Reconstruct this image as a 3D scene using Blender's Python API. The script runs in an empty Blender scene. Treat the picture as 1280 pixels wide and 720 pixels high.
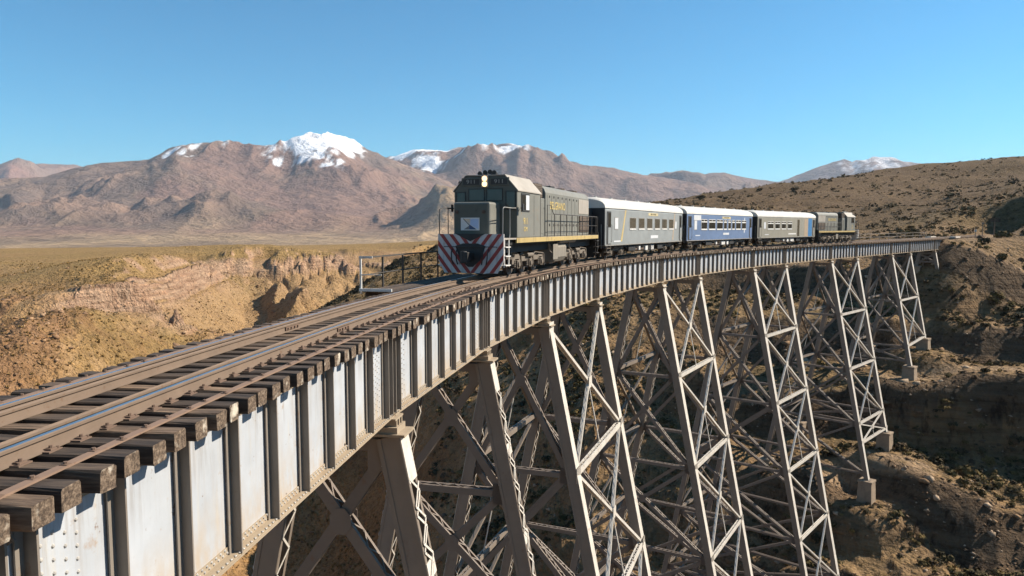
import bpy, bmesh, math, random
import numpy as np
from mathutils import Vector, Matrix

random.seed(7)
RNG = np.random.default_rng(11)
scene = bpy.context.scene
COL = scene.collection
R = math.radians

# ------------------------------------------------------------------ camera
F_PX, HORIZON = 900.0, 286.03                 # focal length and horizon row of a 1280x720 picture
PITCH = math.atan((360 - HORIZON) / F_PX)
cam_d = bpy.data.cameras.new('camera')
cam_d.sensor_width = 36
cam_d.lens = 36 * F_PX / 1280
cam_d.clip_start = 0.1
cam_d.clip_end = 120000
cam = bpy.data.objects.new('camera', cam_d)
COL.objects.link(cam)
cam.location = (0, 0, 0)
cam.rotation_euler = (math.pi / 2 - PITCH, 0, 0)
scene.camera = cam

# ------------------------------------------------------------------ sky and sun
SUN_AZ, SUN_EL = 76.0, 37.0                    # azimuth clockwise from +Y
world = bpy.data.worlds.new('World')
scene.world = world
world.use_nodes = True
wn = world.node_tree
bg = wn.nodes['Background']
sky = wn.nodes.new('ShaderNodeTexSky')
sky.sky_type = 'NISHITA'
sky.sun_disc = False
sky.sun_elevation = R(SUN_EL)
sky.sun_rotation = R(SUN_AZ)
sky.altitude = 3800
sky.air_density = 1.5
sky.dust_density = 1.3
sky.ozone_density = 8.0
tint = wn.nodes.new('ShaderNodeMix')                 # thin, dry high-altitude air: a cooler, clearer blue overall
tint.data_type = 'RGBA'
tint.blend_type = 'MULTIPLY'
tint.inputs[0].default_value = 1.0
tint.inputs[7].default_value = (0.66, 1.38, 1.30, 1)
wn.links.new(sky.outputs[0], tint.inputs[6])
wn.links.new(tint.outputs[2], bg.inputs[0])
bg.inputs[1].default_value = 0.061
sun_d = bpy.data.lights.new('sun', 'SUN')
sun_d.energy = 5.0
sun_d.angle = R(0.53)
sun_d.color = (1.0, 0.90, 0.76)
sun = bpy.data.objects.new('sun', sun_d)
COL.objects.link(sun)
sdir = Vector((math.sin(R(SUN_AZ)) * math.cos(R(SUN_EL)), math.cos(R(SUN_AZ)) * math.cos(R(SUN_EL)), math.sin(R(SUN_EL))))
sun.rotation_euler = sdir.to_track_quat('Z', 'Y').to_euler()
scene.view_settings.view_transform = 'Standard'
scene.view_settings.look = 'None'
scene.view_settings.gamma = 1
scene.view_settings.exposure = 0.9
scene.render.engine = 'CYCLES'
scene.cycles.max_bounces = 6
scene.cycles.diffuse_bounces = 3
scene.cycles.glossy_bounces = 2
scene.cycles.volume_bounces = 0
scene.cycles.caustics_reflective = False
scene.cycles.caustics_refractive = False

# ------------------------------------------------------------------ materials
def new_mat(name):
    m = bpy.data.materials.new(name)
    m.use_nodes = True
    nt = m.node_tree
    b = nt.nodes['Principled BSDF']
    return m, nt, b

def N(nt, typ, **kw):
    n = nt.nodes.new(typ)
    for k, v in kw.items():
        if k.startswith('_'):
            setattr(n, k[1:], v)
        else:
            n.inputs[k.replace('_', ' ')].default_value = v
    return n

def ramp(nt, src, stops):
    r = nt.nodes.new('ShaderNodeValToRGB')
    cr = r.color_ramp
    while len(cr.elements) < len(stops):
        cr.elements.new(0.5)
    for e, (p, c) in zip(cr.elements, stops):
        e.position = p
        e.color = (c[0], c[1], c[2], 1) if not isinstance(c, (int, float)) else (c, c, c, 1)
    nt.links.new(src, r.inputs[0])
    return r.outputs[0]

def mixc(nt, fac, a, b, mode='MIX'):
    n = nt.nodes.new('ShaderNodeMix')
    n.data_type = 'RGBA'
    n.blend_type = mode
    for sock, val in ((n.inputs[0], fac), (n.inputs[6], a), (n.inputs[7], b)):
        if isinstance(val, (int, float)):
            sock.default_value = val
        elif isinstance(val, (tuple, list)):
            sock.default_value = (val[0], val[1], val[2], 1)
        else:
            nt.links.new(val, sock)
    return n.outputs[2]

def coords(nt, scale=(1, 1, 1), kind='Object'):
    tc = nt.nodes.new('ShaderNodeTexCoord')
    mp = nt.nodes.new('ShaderNodeMapping')
    mp.inputs['Scale'].default_value = scale
    nt.links.new(tc.outputs[kind], mp.inputs[0])
    return mp.outputs[0]

def geo_coords(nt, scale=(1, 1, 1)):
    g = nt.nodes.new('ShaderNodeNewGeometry')
    mp = nt.nodes.new('ShaderNodeMapping')
    mp.inputs['Scale'].default_value = scale
    nt.links.new(g.outputs['Position'], mp.inputs[0])
    return mp.outputs[0]

def noise(nt, vec, scale, detail=4, rough=0.55, out='Fac'):
    n = nt.nodes.new('ShaderNodeTexNoise')
    n.inputs['Scale'].default_value = scale
    n.inputs['Detail'].default_value = detail
    n.inputs['Roughness'].default_value = rough
    nt.links.new(vec, n.inputs['Vector'])
    return n.outputs[out]

def bump(nt, b, h, strength, dist):
    n = nt.nodes.new('ShaderNodeBump')
    n.inputs['Strength'].default_value = strength
    n.inputs['Distance'].default_value = dist
    nt.links.new(h, n.inputs['Height'])
    nt.links.new(n.outputs[0], b.inputs['Normal'])

def paint_mat(name, col, rust=(0.17, 0.085, 0.04), wear=0.35, rough=0.5, metal=0.0, streak=True, grime=(0.12, 0.09, 0.065), scale=1.0):
    """weathered paint on steel: tone drift, vertical streaks, rust blooms"""
    m, nt, b = new_mat(name)
    g = geo_coords(nt)
    gs = geo_coords(nt, (4 * scale, 4 * scale, 0.5 * scale))
    n1 = noise(nt, g, 0.9 * scale, 5, 0.6)
    n2 = noise(nt, gs, 1.3, 4, 0.6)
    n3 = noise(nt, g, 3.2 * scale, 8, 0.68)
    c = mixc(nt, ramp(nt, n1, [(0.3, 0.0), (0.7, 1.0)]), tuple(x * 0.86 for x in col), tuple(min(1, x * 1.08) for x in col))
    if streak:
        c = mixc(nt, ramp(nt, n2, [(0.52, 0.0), (0.78, wear)]), c, grime)
    c = mixc(nt, ramp(nt, n3, [(0.60, 0.0), (0.70, min(1, wear * 1.6))]), c, rust)
    nt.links.new(c, b.inputs['Base Color'])
    b.inputs['Metallic'].default_value = metal
    nt.links.new(ramp(nt, n3, [(0.3, rough), (0.75, min(1, rough + 0.3))]), b.inputs['Roughness'])
    bump(nt, b, n3, 0.25, 0.01)
    return m

def plain_mat(name, col, rough=0.6, metal=0.0, var=0.2, scale=3.0):
    m, nt, b = new_mat(name)
    n1 = noise(nt, geo_coords(nt), scale, 5, 0.6)
    c = mixc(nt, ramp(nt, n1, [(0.3, 0.0), (0.7, 1.0)]), tuple(x * (1 - var) for x in col), tuple(min(1, x * (1 + var)) for x in col))
    nt.links.new(c, b.inputs['Base Color'])
    b.inputs['Roughness'].default_value = rough
    b.inputs['Metallic'].default_value = metal
    return m

M = {}
# ------------------------------------------------------------------ mesh builder
class MB:
    def __init__(s):
        s.v, s.f, s.mi = [], [], []
    def add(s, verts, faces, mi=0):
        o = len(s.v)
        s.v.extend([tuple(map(float, p)) for p in verts])
        s.f.extend([tuple(i + o for i in f) for f in faces])
        s.mi.extend([mi] * len(faces))
        return s
    def box(s, x0, x1, y0, y1, z0, z1, mi=0):
        v = [(x0, y0, z0), (x1, y0, z0), (x1, y1, z0), (x0, y1, z0), (x0, y0, z1), (x1, y0, z1), (x1, y1, z1), (x0, y1, z1)]
        return s.add(v, [(0, 3, 2, 1), (4, 5, 6, 7), (0, 1, 5, 4), (1, 2, 6, 5), (2, 3, 7, 6), (3, 0, 4, 7)], mi)
    def obox(s, c, ax, ay, az, mi=0):
        """box from centre and three half-axis vectors"""
        c, ax, ay, az = Vector(c), Vector(ax), Vector(ay), Vector(az)
        v = [c + sx * ax + sy * ay + sz * az for sz in (-1, 1) for sx, sy in ((-1, -1), (1, -1), (1, 1), (-1, 1))]
        f = [(0, 3, 2, 1), (4, 5, 6, 7), (0, 1, 5, 4), (1, 2, 6, 5), (2, 3, 7, 6), (3, 0, 4, 7)]
        if ax.cross(ay).dot(az) < 0:
            f = [tuple(reversed(q)) for q in f]
        return s.add(v, f, mi)
    def bar(s, p0, p1, w, d, nrm, mi=0):
        """bar from p0 to p1; d thick along nrm, w wide across"""
        p0, p1, nrm = Vector(p0), Vector(p1), Vector(nrm)
        a = (p1 - p0)
        L = a.length
        if L < 1e-6:
            return s
        a /= L
        n = (nrm - a * nrm.dot(a))
        n.normalize()
        t = a.cross(n)
        return s.obox((p0 + p1) / 2, a * L / 2, t * w / 2, n * d / 2, mi)
    def cyl(s, p0, p1, r, n=12, r1=None, caps=True, mi=0):
        p0, p1 = Vector(p0), Vector(p1)
        a = (p1 - p0).normalized()
        t = a.orthogonal().normalized()
        b = a.cross(t)
        r1 = r if r1 is None else r1
        v = []
        for p, rr in ((p0, r), (p1, r1)):
            for i in range(n):
                th = 2 * math.pi * i / n
                v.append(p + (t * math.cos(th) + b * math.sin(th)) * rr)
        f = [(i, (i + 1) % n, n + (i + 1) % n, n + i) for i in range(n)]
        if caps:
            f += [tuple(reversed(range(n))), tuple(range(n, 2 * n))]
        return s.add(v, f, mi)
    def tube(s, pts, r, n=6, mi=0):
        pts = [Vector(p) for p in pts]
        v, f = [], []
        up = None
        for k, p in enumerate(pts):
            a = (pts[min(k + 1, len(pts) - 1)] - pts[max(k - 1, 0)]).normalized()
            if up is None:
                up = a.orthogonal().normalized()
            t = (up - a * up.dot(a)).normalized()
            up = t
            b = a.cross(t)
            for i in range(n):
                th = 2 * math.pi * i / n
                v.append(p + (t * math.cos(th) + b * math.sin(th)) * r)
        for k in range(len(pts) - 1):
            for i in range(n):
                j = (i + 1) % n
                f.append((k * n + i, k * n + j, (k + 1) * n + j, (k + 1) * n + i))
        f += [tuple(reversed(range(n))), tuple(range((len(pts) - 1) * n, len(pts) * n))]
        return s.add(v, f, mi)
    def prism(s, prof, y0, y1, mi=0):
        """profile of (x, z) points extruded along y"""
        n = len(prof)
        v = [(x, y0, z) for x, z in prof] + [(x, y1, z) for x, z in prof]
        f = [(i, (i + 1) % n, n + (i + 1) % n, n + i) for i in range(n)]
        f += [tuple(reversed(range(n))), tuple(range(n, 2 * n))]
        return s.add(v, f, mi)
    def prismx(s, prof, x0, x1, mi=0):
        """profile of (y, z) points extruded along x"""
        n = len(prof)
        v = [(x0, y, z) for y, z in prof] + [(x1, y, z) for y, z in prof]
        f = [(i, (i + 1) % n, n + (i + 1) % n, n + i) for i in range(n)]
        f += [tuple(reversed(range(n))), tuple(range(n, 2 * n))]
        return s.add(v, f, mi)
    def dome(s, c, n, r, h, k=6, mi=0):
        c, n = Vector(c), Vector(n).normalized()
        t = n.orthogonal().normalized()
        b = n.cross(t)
        v = []
        for i in range(k):
            th = 2 * math.pi * i / k
            v.append(c + (t * math.cos(th) + b * math.sin(th)) * r)
        for i in range(k):
            th = 2 * math.pi * i / k
            v.append(c + (t * math.cos(th) + b * math.sin(th)) * r * 0.6 + n * h * 0.8)
        v.append(c + n * h)
        f = [(i, (i + 1) % k, k + (i + 1) % k, k + i) for i in range(k)] + [(k + i, k + (i + 1) % k, 2 * k) for i in range(k)]
        return s.add(v, f, mi)
    def mesh(s, name, mats, smooth=False):
        me = bpy.data.meshes.new(name)
        me.from_pydata(s.v, [], s.f)
        if not isinstance(mats, (list, tuple)):
            mats = [mats]
        for m in mats:
            me.materials.append(m)
        if len(mats) > 1:
            me.polygons.foreach_set('material_index', s.mi)
        bm = bmesh.new()
        bm.from_mesh(me)
        bmesh.ops.recalc_face_normals(bm, faces=bm.faces)
        bm.to_mesh(me)
        bm.free()
        if smooth:
            me.polygons.foreach_set('use_smooth', [True] * len(me.polygons))
        me.update()
        return me
    def build(s, name, mats, parent=None, smooth=False, bevel=0.0):
        return link(name, s.mesh(name, mats, smooth), parent, bevel)

def link(name, me, parent=None, bevel=0.0):
    o = bpy.data.objects.new(name, me)
    COL.objects.link(o)
    if parent is not None:
        o.parent = parent
    if bevel:
        bv = o.modifiers.new('bevel', 'BEVEL')
        bv.width = bevel
        bv.segments = 2
        bv.limit_method = 'ANGLE'
        bv.angle_limit = R(40)
    return o

def tag(o, label=None, cat=None, group=None, kind=None):
    for k, v in (('label', label), ('category', cat), ('group', group), ('kind', kind)):
        if v:
            o[k] = v
    return o

def empty(name, loc=(0, 0, 0), rz=0.0, label=None, cat=None, group=None):
    o = bpy.data.objects.new(name, None)
    o.empty_display_size = 0.3
    COL.objects.link(o)
    o.location = loc
    o.rotation_euler = (0, 0, rz)
    return tag(o, label, cat, group)

# ------------------------------------------------------------------ track alignment (s in metres along the line)
H_RAIL = -1.8865                               # rail head below the lens
H_BOTTOM = -4.126                              # underside of the girders
HALF_G = 0.638
LAT_TOP = 1.08
SS = np.arange(-40, 240, 0.25)
_hd = np.interp(SS, np.linspace(-10, 190, 9), [0.603, 8.112, 21.286, 31.766, 40.37, 44.28, 44.072, 43.449, 43.059])
_k = np.hanning(60)
_k /= _k.sum()
_hd = np.convolve(np.pad(_hd, 60, mode='edge'), _k, 'same')[60:-60]
TH = np.radians(_hd)
PX = np.cumsum(np.sin(TH)) * 0.25
PY = np.cumsum(np.cos(TH)) * 0.25
_i0 = int(np.argmin(abs(SS)))
PX += -5.4823 * math.cos(TH[_i0]) - PX[_i0]
PY += 5.4823 * math.sin(TH[_i0]) - PY[_i0]

def gz(s):
    return -0.1676e-2 * s + 0.2008e-4 * s * s

def head(s):
    return float(np.interp(s, SS, TH))

def at(s, lat=0.0, z=0.0, rail=True):
    t = head(s)
    return Vector((float(np.interp(s, SS, PX)) + lat * math.cos(t), float(np.interp(s, SS, PY)) - lat * math.sin(t), z + gz(s)))

def dirs(s):
    t = head(s)
    return Vector((math.sin(t), math.cos(t), 0)), Vector((math.cos(t), -math.sin(t), 0))   # along, to the right

BEAR = [4.95, 15.67, 24.86, 34.22, 44.03, 59.28, 68.98, 84.67, 94.37, 110.03, 119.71, 135.41, 145.07, 160.66, 169.1]
# ------------------------------------------------------------------ numeric noise for the landforms
def _hash(ix, iy, seed):
    h = (ix * 374761393 + iy * 668265263 + seed * 362437) & 0xFFFFFFFF
    h = ((h ^ (h >> 13)) * 1274126177) & 0xFFFFFFFF
    h = h ^ (h >> 16)
    return (h & 0xFFFFFF) / float(0xFFFFFF)

def vnoise(x, y, seed=0):
    """value noise with derivatives, range -1..1"""
    xf, yf = np.floor(x), np.floor(y)
    ix, iy = xf.astype(np.int64), yf.astype(np.int64)
    fx, fy = x - xf, y - yf
    ux = fx * fx * fx * (fx * (fx * 6 - 15) + 10)
    uy = fy * fy * fy * (fy * (fy * 6 - 15) + 10)
    dux = 30 * fx * fx * (fx * (fx - 2) + 1)
    duy = 30 * fy * fy * (fy * (fy - 2) + 1)
    a, b = _hash(ix, iy, seed), _hash(ix + 1, iy, seed)
    c, d = _hash(ix, iy + 1, seed), _hash(ix + 1, iy + 1, seed)
    k1, k2, k4 = b - a, c - a, a - b - c + d
    n = 2 * (a + k1 * ux + k2 * uy + k4 * ux * uy) - 1
    return n, 2 * dux * (k1 + k4 * uy), 2 * duy * (k2 + k4 * ux)

ROT = (0.8, 0.6)
def fbm(x, y, octs=5, gain=0.5, seed=0):
    t, amp, tot = np.zeros_like(x), 1.0, 0.0
    for i in range(octs):
        t += amp * vnoise(x, y, seed + i)[0]
        tot += amp
        amp *= gain
        x, y = (ROT[0] * x - ROT[1] * y) * 2.03 + 17.1, (ROT[1] * x + ROT[0] * y) * 2.03 - 9.7
    return t / tot

def ridged(x, y, octs=5, gain=0.5, seed=0):
    t, amp, tot = np.zeros_like(x), 1.0, 0.0
    w = np.ones_like(x)
    for i in range(octs):
        n = 1 - np.abs(vnoise(x, y, seed + i)[0])
        n = n * n * w
        w = np.clip(n * 1.6, 0, 1)
        t += amp * n
        tot += amp
        amp *= gain
        x, y = (ROT[0] * x - ROT[1] * y) * 2.07 + 3.3, (ROT[1] * x + ROT[0] * y) * 2.07 + 8.1
    return t / tot

def eroded(x, y, octs=8, seed=0):
    """fbm damped by its accumulated slope: reads as worn ridges and smooth valley floors"""
    t, amp = np.zeros_like(x), 1.0
    dx, dy = np.zeros_like(x), np.zeros_like(x)
    for i in range(octs):
        n, nx, ny = vnoise(x, y, seed + i)
        dx += nx * 0.75
        dy += ny * 0.75
        t += amp * n / (1 + dx * dx + dy * dy)
        amp *= 0.5
        x, y = (ROT[0] * x - ROT[1] * y) * 2.0 + 5.2, (ROT[1] * x + ROT[0] * y) * 2.0 + 1.3
    return t

def sstep(a, b, x):
    t = np.clip((x - a) / (b - a), 0, 1)
    return t * t * (3 - 2 * t)

def mix(a, b, t):
    return a * (1 - t) + b * t

# ------------------------------------------------------------------ terrain: control heights read from the place, thin-plate surface, detail
def ctl(u, v, Y):
    y = -(v - 360) / F_PX
    c, s = math.cos(PITCH), math.sin(PITCH)
    dy, dz = c + y * s, -s + y * c
    return ((u - 640) / F_PX * Y / dy, Y, dz / dy * Y)

_seen = [
    (-250, 470, 105), (-250, 400, 170), (-250, 340, 300), (-250, 315, 480),
    (0, 480, 118), (0, 430, 150), (0, 380, 195), (0, 345, 265), (0, 322, 420), (0, 311, 560),
    (80, 455, 128), (80, 405, 163), (80, 358, 215), (80, 330, 320),
    (160, 445, 142), (160, 405, 170), (160, 378, 196), (160, 348, 216), (160, 330, 310), (160, 312, 560),
    (240, 415, 188), (250, 388, 212), (250, 342, 246), (250, 322, 400),
    (305, 408, 228), (300, 333, 305), (350, 385, 330), (345, 320, 420), (330, 312, 560),
    (400, 350, 420), (400, 317, 455), (440, 332, 520), (440, 313, 545), (480, 320, 640), (470, 307, 680), (400, 305, 700), (300, 306, 690),
    (535, 314, 345), (490, 330, 290), (440, 362, 250), (390, 394, 225), (340, 425, 208), (290, 470, 196),
    (560, 345, 240), (510, 362, 228), (460, 392, 212), (400, 440, 192), (540, 322, 330), (560, 304, 450), (600, 330, 280),
    (430, 690, 142), (300, 705, 140), (480, 600, 150), (540, 650, 122), (540, 520, 150), (540, 430, 180),
    (620, 600, 122), (620, 500, 138), (620, 430, 165), (620, 360, 210),
    (700, 700, 100), (700, 600, 112), (700, 500, 127), (700, 430, 148), (700, 360, 190),
    (800, 700, 95), (800, 600, 105), (800, 500, 120), (800, 410, 142), (800, 350, 170),
    (900, 700, 92), (900, 600, 100), (900, 500, 114), (900, 430, 130), (900, 360, 165),
    (1000, 700, 86), (1000, 600, 96), (1000, 500, 110), (1000, 430, 126), (1000, 370, 150),
    (1084, 634, 91), (1118, 578, 98), (1143, 484, 111), (1165, 445, 118), (1178, 380, 131),
    (1180, 690, 80), (1280, 700, 78), (1280, 600, 91), (1280, 500, 105), (1280, 420, 118), (1280, 350, 132), (1280, 302, 143), (1280, 262, 158), (1280, 238, 172),
    (1200, 600, 92), (1200, 500, 108), (1200, 420, 120), (1200, 350, 134), (1205, 300, 150), (1200, 286, 170), (1200, 275, 185), (1235, 256, 190),
    (1450, 500, 100), (1450, 350, 128), (1450, 240, 160), (1450, 205, 190), (1700, 400, 90), (1700, 250, 120),
    (1160, 292, 175), (1120, 292, 190), (1000, 288, 230), (1000, 262, 350), (1100, 270, 270), (1100, 242, 400), (1200, 234, 400),
    (900, 292, 222), (900, 266, 350), (800, 305, 210), (800, 282, 330), (700, 296, 300), (640, 306, 300),
    (640, 290, 520), (700, 274, 540), (760, 260, 550), (850, 249, 560), (950, 237, 560), (1080, 216, 540), (1150, 207, 520), (1280, 195, 480), (1450, 180, 450), (1700, 170, 400),
    (560, 298, 600), (520, 302, 680),
]
_hidden = [
    (-98, 190, -56), (-86, 215, -53), (-79, 250, -49), (-73, 290, -44), (-69, 340, -37), (-70, 400, -31), (-80, 500, -25), (-90, 620, -20),
    (60, 0, -62), (30, 30, -63), (0, 0, -62), (-30, 0, -52), (-60, 0, -34), (-100, 0, -18), (-160, 0, -10), (95, 30, -52), (110, 0, -55), (130, 60, -34), (160, 100, -10),
    (-62, 60, -46), (-100, 60, -24), (-42, 100, -62), (20, 60, -60), (30, 72, -52), (0, 60, -62), (-15, 100, -61), (5, 30, -63), (-20, 40, -57),
    (0, -60, -64), (80, -60, -64), (-60, -60, -34), (-120, -80, -10), (160, -60, -40), (220, 0, -15), (260, 120, 15), (60, -150, -66), (-60, -160, -30), (200, -180, -30),
    (150, 800, 0), (300, 800, 15), (450, 700, 30), (350, 1000, -10), (-100, 900, -20), (-400, 800, -18), (-600, 500, -15), (-600, 200, -12), (-500, 0, -8),
    (130, 215, 4), (170, 240, 12), (230, 200, 22), (300, 260, 34), (420, 250, 50),
]
CP = np.array([ctl(*p) for p in _seen] + _hidden, float)

def _tps_fit(P, lam=0.004):
    q = P[:, :2] / 100.0
    n = len(q)
    d2 = ((q[:, None] - q[None]) ** 2).sum(-1)
    K = 0.5 * d2 * np.log(d2 + 1e-9) + lam * np.eye(n)
    A = np.zeros((n + 3, n + 3))
    A[:n, :n] = K
    A[:n, n] = 1
    A[:n, n + 1:] = q
    A[n, :n] = 1
    A[n + 1:, :n] = q.T
    return q, np.linalg.solve(A, np.concatenate([P[:, 2], [0, 0, 0]]))
_TQ, _TW = _tps_fit(CP)

def tps(x, y):
    x, y = x / 100.0, y / 100.0
    z = _TW[-3] + _TW[-2] * x + _TW[-1] * y
    for (qx, qy), w in zip(_TQ, _TW[:-3]):
        d2 = (x - qx) ** 2 + (y - qy) ** 2
        z = z + w * 0.5 * d2 * np.log(d2 + 1e-9)
    return z

PATHS = [[ctl(1105, 466, 113), ctl(1150, 463, 112.5), ctl(1200, 461, 111), ctl(1290, 463, 107), ctl(1400, 466, 101)],
         [ctl(1035, 582, 97.5), ctl(1085, 577, 97.5), ctl(1150, 588, 94)]]
PADS = []
for _s, _d, _e in ((110.03, 28.75, 2.9), (119.71, 24.5, 2.5), (135.41, 17.5, 2.1), (145.07, 14.25, 1.9), (160.66, 6.75, 1.6)):
    _p = at(_s, LAT_TOP + 0.2 * _d, 0)
    PADS.append((_p.x, _p.y, H_BOTTOM + gz(_s) - _d - _e))
RAVINES = [
    ([(-112, 165, -58), (-98, 190, -56), (-86, 215, -53), (-79, 250, -49), (-73, 290, -44), (-69, 340, -37), (-70, 400, -31), (-74, 520, -23), (-62, 640, -18)], 1.9, 3.0),
    ([(-148, 425, -18), (-128, 360, -30), (-108, 300, -42), (-88, 245, -50)], 0.98, 4.0),
    ([(-140, 560, -17), (-112, 500, -24), (-80, 440, -29)], 0.6, 3.0),
    ([(-40, 620, -13), (-56, 520, -20), (-70, 440, -28)], 0.6, 3.0),
]
_ci = np.arange(0, len(SS), 4)
def corridor(x, y):
    """distance from the line beyond the far abutment and the formation height there"""
    best = np.full_like(x, 1e9)
    zz = np.zeros_like(x)
    for i in _ci:
        s = SS[i]
        if s < 169.5:
            continue
        d = (x - PX[i]) ** 2 + (y - PY[i]) ** 2
        m = d < best
        best = np.where(m, d, best)
        zz = np.where(m, H_RAIL - 0.42 + gz(s), zz)
    return np.sqrt(best), zz

def land(x, y, want_masks=False):
    x = np.asarray(x, float)
    y = np.asarray(y, float)
    r = np.hypot(x, y)
    # canyon walls wander: look the smooth surface up at shifted places
    left = sstep(-66, -84, x) * sstep(150, 190, y) * sstep(620, 420, y) * sstep(-12, 18, x + 0.34 * y + 57)
    wx = ((ridged(x / 34, y / 34, 5, 0.6, 41) - 0.5) * 30 + (ridged(x / 10, y / 10, 3, 0.6, 43) - 0.5) * 14) * left
    wy = ((ridged(x / 30 + 9, y / 30 - 4, 5, 0.6, 47) - 0.5) * 26 + (ridged(x / 11, y / 11, 3, 0.6, 49) - 0.5) * 14) * left
    z = tps(np.clip(x + wx, -700, 700), np.clip(y + wy, -260, 1000))
    # ravine and its side gullies, cut as steep V valleys that wander a little
    wob = 5.0 * fbm(x / 26, y / 26, 3, 0.5, 141)
    for line, sl, flat in RAVINES:
        for (ax, ay, az_), (bx, by, bz) in zip(line[:-1], line[1:]):
            vx, vy = bx - ax, by - ay
            t = np.clip(((x - ax) * vx + (y - ay) * vy) / (vx * vx + vy * vy), 0, 1)
            dd = np.hypot(x - ax - t * vx, y - ay - t * vy) + wob
            z = np.minimum(z, az_ + t * (bz - az_) + sl * np.maximum(dd - flat, 0))
    far = sstep(560, 900, r)
    plain = -15 - 45 * sstep(620, 1500, r) - 60 * sstep(1500, 9000, r)
    keep = sstep(-60, 120, x) * sstep(1400, 800, r)
    z = mix(z, plain + 0 * z, far * (1 - keep))
    z = mix(z, plain, sstep(1000, 1600, r))
    # rim-rock: squeeze the upper part of the left wall into a cliff
    cl = left * sstep(0.30, 0.62, 0.5 + 0.5 * fbm(x / 60, y / 60, 3, 0.5, 3) + 0.15)
    rim = -16.2 + 2.2 * fbm(x / 38, y / 38, 3, 0.5, 9)
    f = np.clip((z - (rim - 10)) / 10.0, 0, 1)
    f2 = 0.22 * sstep(0.16, 0.22, f) + 0.26 * sstep(0.34, 0.40, f) + 0.30 * sstep(0.52, 0.58, f) + 0.22 * sstep(0.72, 0.77, f)
    zc = np.where((z < rim) & (z > rim - 10), rim - 10 + 10 * mix(f, f2, 0.85), z)
    cliff = cl * ((f > 0.14) & (f < 0.80))
    z = mix(z, zc, cl)
    # right wall: broken benches
    rb = sstep(20, 45, x) * sstep(-3, -9, z) * sstep(230, 170, r)
    k = (z + 2.2 * fbm(x / 28, y / 28, 4, 0.5, 21)) / 8.0
    fr = k - np.floor(k)
    dz = (sstep(0.40, 0.78, fr) - fr) * 8.0
    z = z + dz * 0.66 * rb
    bench = rb * (np.abs(fr - 0.59) < 0.16)
    # right wall under the bridge too: gullies and crags
    deep = sstep(-14, -26, z) * sstep(-20, 0, x)
    z = z + deep * (ridged(x / 22, y / 22, 5, 0.55, 61) - 0.45) * 6.0
    crag = sstep(-8, 20, x) * sstep(-7, -12, z) * sstep(240, 180, r)
    z = z + crag * (1.5 * (ridged(x / 9, y / 9, 4, 0.6, 91) - 0.45) + 0.45 * (ridged(x / 2.6, y / 2.6, 3, 0.6, 95) - 0.45))
    # general relief
    near = sstep(900, 300, r)
    rough = 0.35 + 0.9 * sstep(-13.5, -20, z) + 0.5 * sstep(20, 80, x)
    z = z + near * rough * (1.5 * fbm(x / 24, y / 24, 4, 0.5, 5) + 0.55 * fbm(x / 6, y / 6, 3, 0.5, 15))
    rocky = sstep(-20, -45, x) * sstep(-0.12, 0.22, fbm(x / 24 + 3, y / 24, 3, 0.5, 77)) * sstep(60, 100, y) * sstep(230, 190, y) * sstep(-14, -19, z)
    z = z + rocky * (2.6 * (ridged(x / 11, y / 11, 4, 0.6, 31) - 0.4) + 1.1 * np.abs(fbm(x / 3.1, y / 3.1, 2, 0.5, 37)))
    # hill gullies on the big right-hand slope
    hill = sstep(-60, 60, x) * sstep(170, 260, y) * sstep(-6, 2, z)
    z = z + hill * (2.6 * fbm(x / 40 + y / 90, y / 130, 4, 0.5, 51) + 1.2 * fbm(x / 11, y / 16, 4, 0.55, 52))
    path = np.zeros_like(x)
    for line in PATHS:
        for (ax, ay, az_), (bx, by, bz) in zip(line[:-1], line[1:]):
            vx, vy = bx - ax, by - ay
            t = np.clip(((x - ax) * vx + (y - ay) * vy) / (vx * vx + vy * vy), 0, 1)
            dd = np.hypot(x - ax - t * vx, y - ay - t * vy)
            z = mix(z, az_ + t * (bz - az_), sstep(10.0, 1.6, dd))
            path = np.maximum(path, sstep(2.3, 1.3, dd))
    for (px, py, pz) in PADS:
        d = np.hypot(x - px, y - py)
        z = mix(z, pz, sstep(8.0, 2.6, d))
    d, fz = corridor(x, y)
    w = sstep(16, 3.2, d)
    z = mix(z, fz, w)
    z = np.where(d < 9, np.maximum(np.minimum(z, fz + np.maximum(d - 3.0, 0) * 1.1), fz - np.maximum(d - 3.0, 0) * 0.7), z)
    if want_masks:
        return z, dict(cliff=cliff, bench=bench, rocky=rocky, left=left, track=np.maximum(sstep(5, 2.5, d), path), crag=crag, hill=hill, r=r)
    return z

def lz(x, y):
    return float(land(np.array([x]), np.array([y]))[0])

def grid_mesh(name, X, Y, Z, colors, mat, wrap=False):
    nr, nc = X.shape
    co = np.stack([X, Y, Z], -1).reshape(-1, 3)
    i = np.arange(nr * nc).reshape(nr, nc)
    if wrap:
        i = np.concatenate([i, i[:, :1]], 1)
    q = np.stack([i[:-1, :-1], i[:-1, 1:], i[1:, 1:], i[1:, :-1]], -1).reshape(-1, 4)
    me = bpy.data.meshes.new(name)
    me.vertices.add(len(co))
    me.vertices.foreach_set('co', co.ravel())
    me.loops.add(q.size)
    me.loops.foreach_set('vertex_index', q.ravel())
    me.polygons.add(len(q))
    me.polygons.foreach_set('loop_start', np.arange(0, q.size, 4))
    me.update(calc_edges=True)
    me.validate()
    me.polygons.foreach_set('use_smooth', np.ones(len(me.polygons), bool))
    ca = me.color_attributes.new('Col', 'FLOAT_COLOR', 'POINT')
    rgba = np.concatenate([colors.reshape(-1, 3), np.ones((nr * nc, 1))], 1)
    ca.data.foreach_set('color', rgba.ravel())
    me.materials.append(mat)
    n = np.zeros(3)
    o = bpy.data.objects.new(name, me)
    COL.objects.link(o)
    return o

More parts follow.
